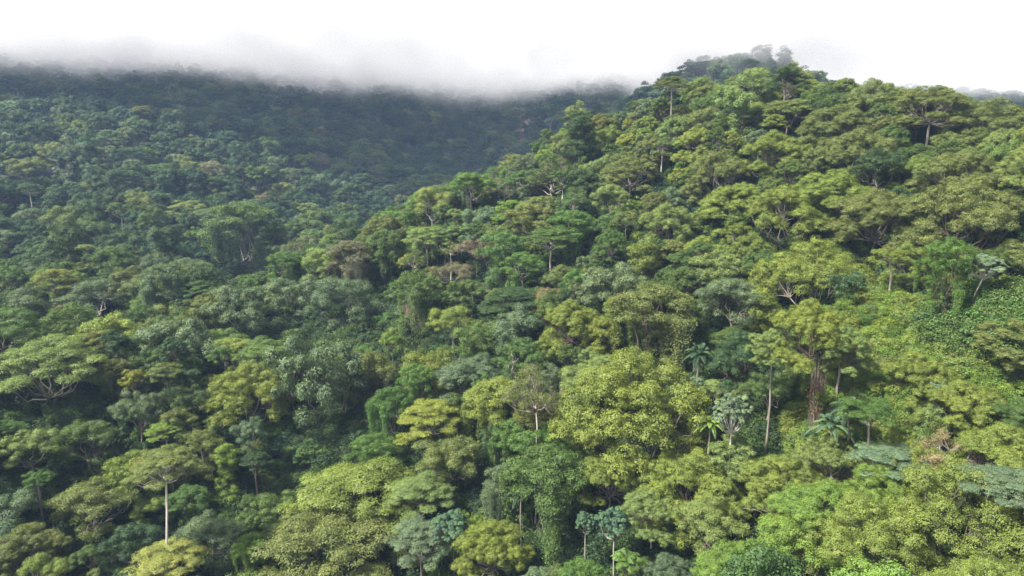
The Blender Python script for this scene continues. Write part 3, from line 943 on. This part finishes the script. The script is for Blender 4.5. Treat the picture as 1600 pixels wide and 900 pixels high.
    ('sparse', 500, 238, 34, 'pinkish brown', 265, 'grey', 'pinkish bare tree on the far spur', 'the pinkish far-spur tree', .9),
    ('round', 478, 238, 34, 'lime', 262, 'grey', 'small lime tree next to the pinkish one on the far spur', 'the lime far-spur tree', .9),
    ('round', 310, 356, 42, 'bright green', 385, 'grey', 'vivid green tree low on the far slope above the vine-hung crown', 'the vivid far-slope tree', .9),
    ('cecropia', 860, 186, 24, 'silvery', 205, 'white', 'pale silver tree alone on the dark far mountain', 'the pale far-mountain tree', 1.0),
    ('round', 42, 672, 80, 'pale green', 735, 'grey', 'pale green airy crown near the left edge, below the pale layered tree', 'the airy left crown', .9),
    ('round', 140, 760, 120, 'olive', 830, 'grey', 'olive crown with scattered pale tips left of the emergent', 'the olive pale-tipped crown', .8),
    ('umbrella', 28, 830, 110, 'olive', 880, 'grey', 'olive dome in the lower left corner', 'the corner olive dome', .9),
    ('round', 328, 810, 104, 'grey-green', 880, 'grey', 'grey-green mound right of the white trunk at the bottom', 'the grey-green mound', .9),
    ('round', 210, 828, 90, 'deep blue-green', 890, 'grey', 'blue-green mound left of the white trunk at the bottom', 'the blue-green mound', .9),
    ('round', 815, 398, 70, 'bright green', 450, 'grey', 'bright round crown over a dark gap at the centre', 'the bright central crown', .8),
    ('layered', 862, 360, 80, 'mid green', 415, 'pale', 'spreading crown with upright pale trunk on the middle slope', 'the upright pale trunk', .8),
    ('round', 720, 440, 60, 'mid green', 500, 'grey', 'mid-green crown above the tree by the roots', 'the crown above the roots', 1.0),
    ('round', 955, 290, 60, 'pale green', 330, 'grey', 'pale yellowish crown left below the fork-trunked umbrella tree', 'the pale crown below the fork', 1.0),
    ('umbrella', 1045, 320, 90, 'pale green', 370, 'grey', 'pale airy crown at the middle of the near hill', 'the pale airy mid-hill crown', 1.0),
]

rng = np.random.default_rng(11)
placed = []        # (x, y, crown radius)
blockers = []      # hero boxes in the picture: x0, x1, y0, y1, distance
ANCHORS = []       # px, py, short name
ORANGE = (0.30, 0.12, 0.05, 1)


def hero_extra(e, kind_name):
    pass


HERO_OBJS = {}
SKYLINE = {'the flat-topped skyline tree': 172, 'the broad dome ending the skyline': 175, 'the dark hilltop dome': 124, 'the dark jutting ridge tree': 222,
           'the slender pale-trunked ridge tree': 172, 'the bright ridge-edge crown': 300, 'the pale ridge-dip crown': 356}
BESIDE = {'the dome by the tower': 635, 'the dome by the clearing': 635}
FOOT = {'the leaning silver tree': (1509, 494), 'the little tree in the hollow': (1391, 452), 'the green vine pillar': (1488, 512), 'the brown tower tree': (1274, 640),
        'the forked silver tree': (1138, 697), 'the lime upright bush': (1298, 640), 'the wide grey palm': (1302, 690), 'the dark palm behind': (1328, 672),
        'the silver ball tree': (1470, 628), 'the white-trunked emergent': (256, 856), 'the twisted white trunk': (842, 668), 'the tree beside the palms': (1362, 690)}
THIN = {'the brown tower tree': 0.7}
for i, (kind, px, py, wpx, colr, low, bark, label, short, squash) in enumerate(HEROES):
    p, d = hit(px, py + 0.04 * wpx)
    if short in SKYLINE:                                   # taller than the canopy round it: stands where its foot shows
        p, d = hit(px, SKYLINE[short])
    lean = None
    if short in BESIDE:
        _, d = hit(px, BESIDE[short])
        r = ray(px, py)
        p = np.array([r[0] * d, r[1] * d, r[2] * d])
    if short in FOOT:                                      # its foot shows in the photo
        q, d = hit(*FOOT[short])
        r = ray(px, py)
        p = np.array([r[0] * d, r[1] * d, r[2] * d])
        lean = (q[0] - p[0], q[1] - p[1])
    f = p[1] * CP - p[2] * SP
    width = wpx * f / FOC * 1.04
    r = ray(px, py)
    ztop = r[2] * d + 0.03 * width
    c = jitter_colour(LEAFC[colr], rng, 0.05)
    e = make_tree(kind, int(rng.integers(0, 6)), p[0], p[1], ztop, width, c, BARKS[bark] + (1,), rng.uniform(0, 6.28), label, squash, lean, None, short in THIN)
    HERO_OBJS[short] = (e, p, width, ztop)
    placed.append((p[0], p[1], width / 2))
    blockers.append((px - wpx * 0.47, px + wpx * 0.47, py - 4, low, d))
    ANCHORS.append((px, py + 0.3 * wpx, short, d))


# special pieces the photo shows on single trees
def tube_bundle(n, R, h0, h1, r, seed, inward=0.6):
    g = np.random.default_rng(seed)
    tb = Tubes()
    for _ in range(n):
        a = g.uniform(0, 6.28); rr = R * math.sqrt(g.random())
        p0 = (rr * math.cos(a), rr * math.sin(a), h1 * g.uniform(0.75, 1.0))
        b = a + g.normal(0, 0.5)
        p1 = (rr * inward * math.cos(b), rr * inward * math.sin(b), h0 + g.uniform(0, 0.25) * (h1 - h0))
        tb.add(curve(p0, p1, 0, g, 6, 0.03), r * g.uniform(0.5, 1.2), r * 0.4, 4)
    return tb


e, p, w, zt = HERO_OBJS['the brown tower tree']
hh = zt - ground_z(p[0], p[1])
o = child('dead_vines', tube_bundle(46, 0.6, 0.4, hh * 0.72, 0.035, 5, 1.2).mesh('dead_vines'), e, colour=(0.072, 0.055, 0.042, 1))
lv = Leaves(); g = np.random.default_rng(6)
m = 260
z = g.uniform(0.2, 0.42, m) * hh; a = g.uniform(0, 6.28, m); rr = 0.9 + g.normal(0, 0.35, m)
lv.add(np.stack([rr * np.cos(a), rr * np.sin(a), z], 1), np.stack([np.cos(a), np.sin(a), a * 0 + 0.3], 1) + g.normal(0, .4, (m, 3)), np.array([0, 0, -1.0]) + g.normal(0, .4, (m, 3)), np.full(m, 0.2), np.full(m, 0.1), g)
child('withered_leaves', lv.mesh('withered_leaves', M_LEAF), e, colour=(0.15, 0.065, 0.03, 1))
lv = Leaves()
cb = np.stack([g.normal(0, 0.45, 13), g.normal(0, 0.45, 13), g.uniform(0.12, 0.8, 13) * hh, g.uniform(0.2, 0.42, 13), g.uniform(0.3, 0.8, 13)], 1)
blob_leaves(lv, g, cb, 1, 0.16, 12, 0.15, 0.55, 0.3, 0.2, 0.6, -0.8)
child('climbing_vine', lv.mesh('climbing_vine', M_LEAF), e, colour=(0.040, 0.066, 0.018, 1))
e, p, w, zt = HERO_OBJS['the brown rooted tree']
hh = zt - ground_z(p[0], p[1])
child('hanging_roots', tube_bundle(90, 3.3, 0.5, hh * 0.78, 0.08, 9, 0.9).mesh('hanging_roots'), e, colour=(0.20, 0.145, 0.095, 1))
e, p, w, zt = HERO_OBJS['the white-trunked emergent']
k = LIB['layered'][0]
lv = Leaves(); g = np.random.default_rng(12)
Bq = np.stack([g.uniform(-.33, .33, 12) * w, g.uniform(-.33, .33, 12) * w, g.uniform(-2.4, -0.5, 12), g.uniform(.2, .4, 12), g.uniform(.2, .35, 12)], 1)
blob_leaves(lv, g, Bq, 1, 0.12, 9, 0.13, 0.6)
child('blossom', lv.mesh('blossom', M_LEAF), e, (0, 0, zt - ground_z(p[0], p[1])), colour=(0.20, 0.165, 0.025, 1))

blockers.append((1352, 1492, 470, 605, 116))          # the clearing stays open to view
blockers.append((1400, 1600, 470, 520, 112))

# ------------------------------------------------------------------ all other trees of the canopy
def region_choice(px, py, d, g):
    """kind and leaf colour of a tree by where it grows"""
    u = g.random()
    if d > 224:                                                # far slopes: leaf mix darkened, partly standing in for cloud shade
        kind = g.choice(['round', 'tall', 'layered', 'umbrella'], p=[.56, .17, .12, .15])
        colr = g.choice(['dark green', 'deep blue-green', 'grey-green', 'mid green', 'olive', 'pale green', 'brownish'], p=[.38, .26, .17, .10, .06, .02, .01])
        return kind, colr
    right = (px - 1050) / 250 + (450 - py) / 900
    if px > 880 and right + g.normal(0, .35) > (0.0 if py < 400 else 0.25):
        kind = g.choice(['umbrella', 'round', 'layered', 'vine', 'tall'], p=[.74, .15, .06, .01, .04])
        if py > 560:
            colr = g.choice(['yellow-green', 'lime', 'bright green', 'mid green', 'pale green', 'olive', 'grey-green'], p=[.40, .22, .10, .08, .10, .06, .04])
        else:
            colr = g.choice(['yellow-green', 'olive', 'pale green', 'mid green', 'dark green', 'grey-green'], p=[.32, .30, .14, .12, .07, .05])
        return kind, colr
    if px < 520 and py > 480 and px < 520 - (py - 480) * 0.25 + 40:
        kind = g.choice(['round', 'layered', 'tall', 'vine', 'umbrella', 'sparse'], p=[.42, .18, .18, .10, .10, .02])
        colr = g.choice(['dark green', 'mid green', 'grey-green', 'olive', 'deep blue-green', 'bright green', 'yellow-green'], p=[.16, .28, .15, .16, .05, .11, .09])
        return kind, colr
    if py > 600:
        kind = g.choice(['round', 'layered', 'vine', 'tall', 'umbrella', 'sparse'], p=[.32, .20, .18, .10, .17, .03])
        colr = g.choice(['bright green', 'yellow-green', 'olive', 'mid green', 'pale green', 'lime', 'grey-green'], p=[.22, .20, .15, .17, .12, .09, .05])
        return kind, colr
    kind = g.choice(['round', 'vine', 'tall', 'layered', 'umbrella', 'sparse'], p=[.44, .15, .14, .10, .13, .04])
    colr = g.choice(['mid green', 'dark green', 'grey-green', 'bright green', 'olive', 'pale green', 'yellow-green', 'brownish', 'lime'], p=[.24, .10, .12, .17, .12, .11, .09, .02, .03])
    return kind, colr


CELL = 8.0
hashg = {}


def h_add(x, y, r):
    hashg.setdefault((int(x // CELL), int(y // CELL)), []).append((x, y, r))


def h_free(x, y, r, k):
    ci, cj = int(x // CELL), int(y // CELL)
    for i in range(ci - 2, ci + 3):
        for j in range(cj - 2, cj + 3):
            for (a, b, q) in hashg.get((i, j), ()):
                if (a - x) ** 2 + (b - y) ** 2 < (k * (r + q)) ** 2:
                    return False
    return True


for x, y, r in placed:
    h_add(x, y, min(r * 1.6, 14))
slide_xy = np.array([[p[0], p[1]] for p in SLIDE])
soil_xy = np.array([[p[0], p[1]] for p in SOIL])
cands = []
g = np.random.default_rng(21)


def visible_frac(x, y, z):
    d = math.hypot(x, y)
    t = np.linspace(0.12, 0.985, 90)
    h = canopy_z(x * t, y * t) - z * t
    return h[t * d < d - 7].max(initial=-99)


HALF = math.radians(52)
tries = 60000
ds = np.sqrt(g.uniform(40.0 ** 2, 250.0 ** 2, tries))
ds2 = np.sqrt(g.uniform(225.0 ** 2, 900.0 ** 2, 30000))
ds = np.concatenate([ds, ds2])
az = g.uniform(-HALF, HALF, len(ds))
for d, a in zip(ds, az):
    x, y = d * math.sin(a), d * math.cos(a)
    far = d > 236
    R = g.uniform(4.0, 7.4) if not far else g.uniform(5.0, 9.2)
    if d < 236 and g.random() < 0.2:
        R = g.uniform(2.2, 3.4)
    if not h_free(x, y, R, 0.575 if not far else 0.60):
        continue
    if clear_w(np.array(x), np.array(y)) > 0.12:
        continue
    if far and np.min(np.hypot(slide_xy[:, 0] - x, (slide_xy[:, 1] - y) / 4)) < 3.6:
        continue
    if np.min(np.hypot(soil_xy[:, 0] - x, soil_xy[:, 1] - y)) < 4:
        continue
    h_add(x, y, R)
    cands.append((x, y, R, d))

singles, rest = [], []
for x, y, R, d in cands:
    ztop = float(canopy_z(x, y)) + g.normal(-0.3 if d < 236 else -1.6 if (d < 330 and x > -60) else 0.3, 1.9 if d < 236 else 1.1 if (d < 330 or (x > 60 and d < 660)) else 2.6) + (R - 4.5) * 0.5
    px, py, f = project(np.array([[x, y, ztop]]))
    px, py, f = px[0], py[0], f[0]
    gz = float(ground_z(x, y))
    wpx = 2 * R * FOC / f
    kind, colr = region_choice(px, py, d, g)
    for (x0, x1, y0, y1, hd) in blockers:                      # do not stand in front of a tree the photo shows whole
        if d < hd - 1 and px + wpx * 0.42 > x0 and px - wpx * 0.42 < x1 and py < y1 and py > y0 - 140:
            need = y1
            rr = ray(px, need)
            zc = rr[2] * d
            ztop = min(ztop, zc)
    small = ztop < gz + 4.0
    ztop = max(ztop, gz + 2.2)
    R2 = min(R, (ztop - gz) * 0.75)
    if kind == 'vine':
        R2 = min(R2, 4.8)
    infr = -wpx * 0.4 < px < W0 + wpx * 0.4 and py < H0 + 10 and py > 40
    vis = visible_frac(x, y, ztop + 0.5)
    show = infr and vis < 1.2
    rec = dict(x=x, y=y, R=R2, d=d, z=ztop, px=px, py=py, w=2 * R2 * FOC / f, kind=('bush' if small else kind), col=colr, vis=vis, gz=gz)
    (singles if show else rest).append(rec)

# at most 290 of a kind stand as things of their own, those that show largest
CAP = 285
counts = {}
for h in HEROES:
    counts[h[0]] = counts.get(h[0], 0) + 1
singles.sort(key=lambda r: -r['w'] * (1.0 if r['vis'] < -0.5 else 0.7))
keep = []
for r in singles:
    k = r['kind']
    if counts.get(k, 0) >= CAP:
        rest.append(r)
        continue
    counts[k] = counts.get(k, 0) + 1
    keep.append(r)
print('TREES', len(HEROES), 'heroes', len(keep), 'singles', len(rest), 'in forest', counts)

# labels: what the tree looks like, and where it stands from a tree that can be found
SHAPE = {'umbrella': 'umbrella-shaped tree', 'round': 'bushy tree', 'tall': 'upright tree', 'layered': 'tiered tree', 'vine': 'vine-draped tree', 'sparse': 'thin-leaved tree', 'bush': 'low bush'}
ORD = ['nearest', 'second nearest', 'third nearest', 'fourth nearest', 'fifth nearest', 'sixth nearest', 'seventh nearest', 'eighth nearest', 'ninth nearest', 'tenth nearest']


def where(dx, dy):
    a = math.degrees(math.atan2(dy, dx)) % 360
    return ['to the right of', 'below and right of', 'below', 'below and left of', 'to the left of', 'above and left of', 'above', 'above and right of'][int((a + 22.5) // 45) % 8]


buckets = {}
AP = np.array([[a[0], a[1]] for a in ANCHORS])
for r in keep:
    cy_ = r['py'] + 0.3 * r['w']
    dd = np.hypot(AP[:, 0] - r['px'], (AP[:, 1] - cy_) * 1.2)
    j = int(np.argmin(dd))
    key = (r['col'], SHAPE[r['kind']], where(r['px'] - AP[j, 0], cy_ - AP[j, 1]), ANCHORS[j][2])
    buckets.setdefault(key, []).append((dd[j], r))
for key, lst in buckets.items():
    lst.sort(key=lambda t: t[0])
    for i, (_, r) in enumerate(lst):
        lab = f'{key[0]} {key[1]} {key[2]} {key[3]}' if len(lst) == 1 else f'{ORD[i]} {key[0]} {key[1]} {key[2]} {key[3]}' if i < 10 else f'{i + 1}th nearest {key[0]} {key[1]} {key[2]} {key[3]}'
        for a_, b_ in ((' to the right of', ' right of'), (' to the left of', ' left of'), ('umbrella-shaped', 'domed'), (' on the far', ' on far'), (' above and ', ' above '), (' below and ', ' below '), (' with the ', ' with ')):
            if len(lab.split()) > 15:
                lab = lab.replace(a_, b_)
        r['label'] = lab

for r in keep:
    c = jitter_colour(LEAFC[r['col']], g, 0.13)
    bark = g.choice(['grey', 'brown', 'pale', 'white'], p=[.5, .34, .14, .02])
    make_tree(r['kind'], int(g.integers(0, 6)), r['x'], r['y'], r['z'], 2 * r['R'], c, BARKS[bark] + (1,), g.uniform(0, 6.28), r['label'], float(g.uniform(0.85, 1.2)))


# ------------------------------------------------------------------ the rest of the forest and the ground cover: masses nobody could count
def scatter(name, sources, pts, scl, rot, idx, tint, label):
    coll = bpy.data.collections.new(name + '_sources')
    for i, (me, _) in enumerate(sources):
        o = bpy.data.objects.new(f'{name}_source_{i:02d}', me)
        coll.objects.link(o)
    me = bpy.data.meshes.new(name)
    n_ = len(pts)
    me.vertices.add(n_)
    me.vertices.foreach_set('co', np.asarray(pts, np.float32).ravel())
    for an, typ, val, fld in (('size', 'FLOAT_VECTOR', scl, 'vector'), ('turn', 'FLOAT_VECTOR', rot, 'vector'), ('pick', 'INT', idx, 'value'), ('tint', 'FLOAT_COLOR', tint, 'color')):
        a = me.attributes.new(an, typ, 'POINT')
        v = np.asarray(val, np.int32 if typ == 'INT' else np.float32)
        a.data.foreach_set(fld, v.ravel())
    o = bpy.data.objects.new(name, me)
    COL.objects.link(o)
    o['kind'] = 'stuff'
    o['label'] = label
    gt = bpy.data.node_groups.new(name + '_scatter', 'GeometryNodeTree')
    gt.interface.new_socket('Geometry', in_out='INPUT', socket_type='NodeSocketGeometry')
    gt.interface.new_socket('Geometry', in_out='OUTPUT', socket_type='NodeSocketGeometry')
    gi = gt.nodes.new('NodeGroupInput'); go = gt.nodes.new('NodeGroupOutput')
    ci = gt.nodes.new('GeometryNodeCollectionInfo')
    ci.inputs['Collection'].default_value = coll
    ci.inputs['Separate Children'].default_value = True
    ci.inputs['Reset Children'].default_value = True
    ip = gt.nodes.new('GeometryNodeInstanceOnPoints')
    ip.inputs['Pick Instance'].default_value = True

    def attr(nm, typ):
        q = gt.nodes.new('GeometryNodeInputNamedAttribute')
        q.data_type = typ
        q.inputs['Name'].default_value = nm
        return q.outputs['Attribute']
    gt.links.new(gi.outputs[0], ip.inputs['Points'])
    gt.links.new(ci.outputs[0], ip.inputs['Instance'])
    gt.links.new(attr('pick', 'INT'), ip.inputs['Instance Index'])
    gt.links.new(attr('turn', 'FLOAT_VECTOR'), ip.inputs['Rotation'])
    gt.links.new(attr('size', 'FLOAT_VECTOR'), ip.inputs['Scale'])
    gt.links.new(ip.outputs[0], go.inputs[0])
    md = o.modifiers.new('scatter', 'NODES')
    md.node_group = gt
    return o


fp, fs, fr, fi, ft = [], [], [], [], []
for r in rest:
    if r['d'] < 75 and r['vis'] > 3:
        continue
    j = int(g.integers(0, len(FARLIB)))
    me, D, hc = FARLIB[j]
    s = 2 * r['R'] / D * 1.12
    sz = s * g.uniform(0.9, 1.15)
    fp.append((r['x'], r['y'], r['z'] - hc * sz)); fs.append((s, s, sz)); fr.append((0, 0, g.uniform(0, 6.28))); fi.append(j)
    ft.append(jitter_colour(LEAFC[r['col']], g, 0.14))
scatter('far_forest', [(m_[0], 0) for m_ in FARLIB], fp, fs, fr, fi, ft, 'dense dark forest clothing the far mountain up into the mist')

# a bank of bare reddish earth beside the vine pillar
q = np.random.default_rng(77)
pc, dc = hit(1462, 500)
uu, vv = np.meshgrid(np.linspace(-1, 1, 15), np.linspace(-1, 1, 15))
ex, ey = pc[0] + uu * 1.3, pc[1] + vv * 2.6
dome = np.clip(1 - (uu ** 2 + vv ** 2), -0.4, 1)
ez = ground_z(ex, ey) - 0.1 + 1.1 * dome + q.normal(0, 0.06, uu.shape)
ii = np.arange(225).reshape(15, 15)
eb = bpy.data.objects.new('earth_bank', mesh_np('earth_bank', np.stack([ex.ravel(), ey.ravel(), ez.ravel()], 1), np.stack([ii[:-1, :-1], ii[:-1, 1:], ii[1:, 1:], ii[1:, :-1]], -1).reshape(-1, 4), M_GROUND, True, {'bare_soil': ('POINT', np.ones(225))}))
eb['kind'] = 'structure'
eb['label'] = 'small bank of bare reddish earth in the clearing'
COL.objects.link(eb)

# ground cover: leafy clumps, and arching grass in the clearing
UG = []
for i in range(3):
    q = np.random.default_rng(50 + i)
    B = shape_round(q, 3.4, 2.4)
    lv = Leaves()
    blob_leaves(lv, q, B, 0.8, 0.2, 7, 0.17, 0.55, 0.5, 0.2, 0.3, -0.3)
    UG.append((lv.mesh('leafy_clump', M_LEAF_I), 0))
for i in range(2):
    q = np.random.default_rng(60 + i)
    lv = Leaves()
    for k in range(60):
        frond(lv, q, np.array([q.normal(0, .5), q.normal(0, .5), 0.0]), q.uniform(0, 6.28), q.uniform(0.5, 1.3), q.uniform(0.7, 1.5), 0.7, 0.16, 0.3, 10)
    UG.append((lv.mesh('grassy_clump', M_LEAF_I), 0))
up, us, ur, ui, ut = [], [], [], [], []
n_ = 15000
dd = np.sqrt(g.uniform(44.0 ** 2, 225.0 ** 2, n_)); aa = g.uniform(-HALF, HALF, n_)
ux, uy = dd * np.sin(aa), dd * np.cos(aa)
extra_x, extra_y = [], []
for cx, cy_, r in CLEARS:
    m = int(r * r * 6)
    q = r * 2.2 * np.sqrt(g.random(m)); a = g.uniform(0, 6.28, m)
    extra_x.append(cx + q * np.cos(a)); extra_y.append(cy_ + q * np.sin(a))
ux = np.concatenate([ux] + extra_x); uy = np.concatenate([uy] + extra_y)
uz = ground_z(ux, uy); cw = clear_w(ux, uy)
for x, y, z, w in zip(ux, uy, uz, cw):
    if w > 0.3:
        bushy = math.hypot(x - CLEARS[8][0], y - CLEARS[8][1]) < 6 or math.hypot(x - CLEARS[9][0], y - CLEARS[9][1]) < 6
        j = int(g.choice([0, 1, 2, 3, 4], p=[.3, .3, .3, .05, .05] if bushy else [.13, .13, .14, .30, .30])); s = g.uniform(0.8, 1.5) if bushy else g.uniform(0.35, 1.0)
        c = LEAFC[g.choice(['lime', 'bright green', 'yellow-green', 'mid green', 'pale green', 'olive'], p=[.0, .2, .0, .8, .0, .0] if bushy else [.42, .05, .40, .02, .11, .0])]
    else:
        j = int(g.integers(0, 3)); s = g.uniform(0.8, 1.6)
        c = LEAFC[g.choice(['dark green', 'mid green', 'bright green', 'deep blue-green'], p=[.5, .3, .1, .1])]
    up.append((x, y, z - 0.2)); us.append((s, s, s * g.uniform(0.8, 1.2))); ur.append((0, 0, g.uniform(0, 6.28))); ui.append(j); ut.append(jitter_colour(c if w > 0.3 else tuple(0.72 * v_ for v_ in c), g, 0.15))  # outside the clearing, leaf colour is darkened to paint shade into the gaps
# young trees and saplings filling the gaps under the canopy
for j in range(3):
    UG.append((FARLIB[j][0], 0))
n_ = 9000
dd = np.sqrt(g.uniform(50.0 ** 2, 380.0 ** 2, n_)); aa = g.uniform(-HALF, HALF, n_)
ux, uy = dd * np.sin(aa), dd * np.cos(aa)
uz = ground_z(ux, uy); cw = clear_w(ux, uy)
for x, y, z, w in zip(ux, uy, uz, cw):
    if (w > 0.05 and g.random() > 0.14) or np.min(np.hypot(soil_xy[:, 0] - x, soil_xy[:, 1] - y)) < 5:
        continue
    j = int(g.integers(0, 3)); s = g.uniform(0.28, 0.62)
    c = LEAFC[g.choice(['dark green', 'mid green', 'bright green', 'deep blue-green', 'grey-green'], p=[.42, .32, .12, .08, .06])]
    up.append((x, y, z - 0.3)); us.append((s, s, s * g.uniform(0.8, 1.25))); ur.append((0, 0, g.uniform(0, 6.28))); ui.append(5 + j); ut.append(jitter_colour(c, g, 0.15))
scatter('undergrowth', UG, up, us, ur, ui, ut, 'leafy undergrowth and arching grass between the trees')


# ------------------------------------------------------------------ the air: even haze, and the low cloud lying on the mountain
def closed_box(name, lo, hi, mat):
    (x0, y0, z0), (x1, y1, z1) = lo, hi
    V = [(x0, y0, z0), (x1, y0, z0), (x1, y1, z0), (x0, y1, z0), (x0, y0, z1), (x1, y0, z1), (x1, y1, z1), (x0, y1, z1)]
    F = [(0, 3, 2, 1), (4, 5, 6, 7), (0, 1, 5, 4), (1, 2, 6, 5), (2, 3, 7, 6), (3, 0, 4, 7)]
    me = mesh_np(name, V, F, mat)
    o = bpy.data.objects.new(name, me)
    o['kind'] = 'stuff'
    COL.objects.link(o)
    return o


M_HAZE, n, out = new_mat('haze')
pv = nd(n, 'ShaderNodeVolumePrincipled')
pv.inputs['Color'].default_value = (0.42, 0.60, 1.0, 1)
pv.inputs['Density'].default_value = HAZE_DENSITY
pv.inputs['Anisotropy'].default_value = 0.0
n.links.new(pv.outputs[0], out.inputs['Volume'])
M_HAZE.cycles.homogeneous_volume = True
hz = closed_box('haze', (GX0 - 20, GY0 - 20, -92), (GX1 + 20, GY1 + 20, 168), M_HAZE)
hz['label'] = 'thin bluish air between the camera and the mountain'

M_CLOUD, n, out = new_mat('low_cloud')
L = n.links.new
tc = nd(n, 'ShaderNodeTexCoord')
sp = nd(n, 'ShaderNodeSeparateXYZ'); L(tc.outputs['Object'], sp.inputs[0])


def mrange(src, a, b, c, d):
    m = nd(n, 'ShaderNodeMapRange', interpolation_type='SMOOTHSTEP')
    L(src, m.inputs['Value'])
    for k_, v_ in zip(('From Min', 'From Max', 'To Min', 'To Max'), (a, b, c, d)):
        m.inputs[k_].default_value = v_
    return m.outputs[0]


def mth(op, a, b):
    m = nd(n, 'ShaderNodeMath', operation=op)
    for i_, v_ in enumerate((a, b)):
        if isinstance(v_, (int, float)):
            m.inputs[i_].default_value = v_
        else:
            L(v_, m.inputs[i_])
    return m.outputs[0]


def noise(scale, detail, sz=1.0):
    mp_ = nd(n, 'ShaderNodeMapping'); mp_.inputs['Scale'].default_value = (1, 1, sz)
    L(tc.outputs['Object'], mp_.inputs[0])
    q = nd(n, 'ShaderNodeTexNoise'); q.inputs['Scale'].default_value = scale; q.inputs['Detail'].default_value = detail
    L(mp_.outputs[0], q.inputs['Vector'])
    return q.outputs[0]


base = mrange(sp.outputs['X'], -140.0, -30.0, 51.0, 47.0)          # the cloud hangs lower in the middle and over the right-hand peak
base = mth('ADD', base, mrange(sp.outputs['X'], 15.0, 60.0, 0.0, 8.0))
base = mth('ADD', base, mrange(sp.outputs['X'], 85.0, 140.0, 0.0, -17.0))
base = mth('ADD', base, mth('MULTIPLY', mth('SUBTRACT', noise(0.013, 3, 0.5), 0.5), 46.0))
base = mth('ADD', base, mth('MULTIPLY', mth('SUBTRACT', noise(0.045, 4, 0.5), 0.5), 22.0))
over = mth('SUBTRACT', sp.outputs['Z'], base)
rise = mth('POWER', mrange(over, -8.0, 44.0, 0.0, 1.0), 1.25)
roof = mth('SUBTRACT', sp.outputs['Z'], mrange(sp.outputs['X'], -200.0, -20.0, 14.0, 0.0))
roof = mth('ADD', roof, mrange(sp.outputs['X'], 150.0, 260.0, 0.0, 18.0))
top = mrange(roof, 83.0, 121.0, 1.0, 0.0)
wisp = mrange(noise(0.03, 4, 1.0), 0.30, 0.62, 0.3, 1.0)
thin = mrange(sp.outputs['X'], 180.0, 300.0, 1.0, 0.6)
top = mth('MULTIPLY', top, thin)
dens = mth('MULTIPLY', mth('MULTIPLY', rise, top), mth('MULTIPLY', wisp, CLOUD_DENSITY))
pv = nd(n, 'ShaderNodeVolumePrincipled')
pv.inputs['Color'].default_value = (0.81, 0.81, 0.835, 1)
pv.inputs['Anisotropy'].default_value = 0.35
L(dens, pv.inputs['Density'])
L(pv.outputs[0], out.inputs['Volume'])
cl = closed_box('low_cloud', (-900, 385, 25), (700, 900, 150), M_CLOUD)
cl['label'] = 'low white cloud lying along the mountain ridge'
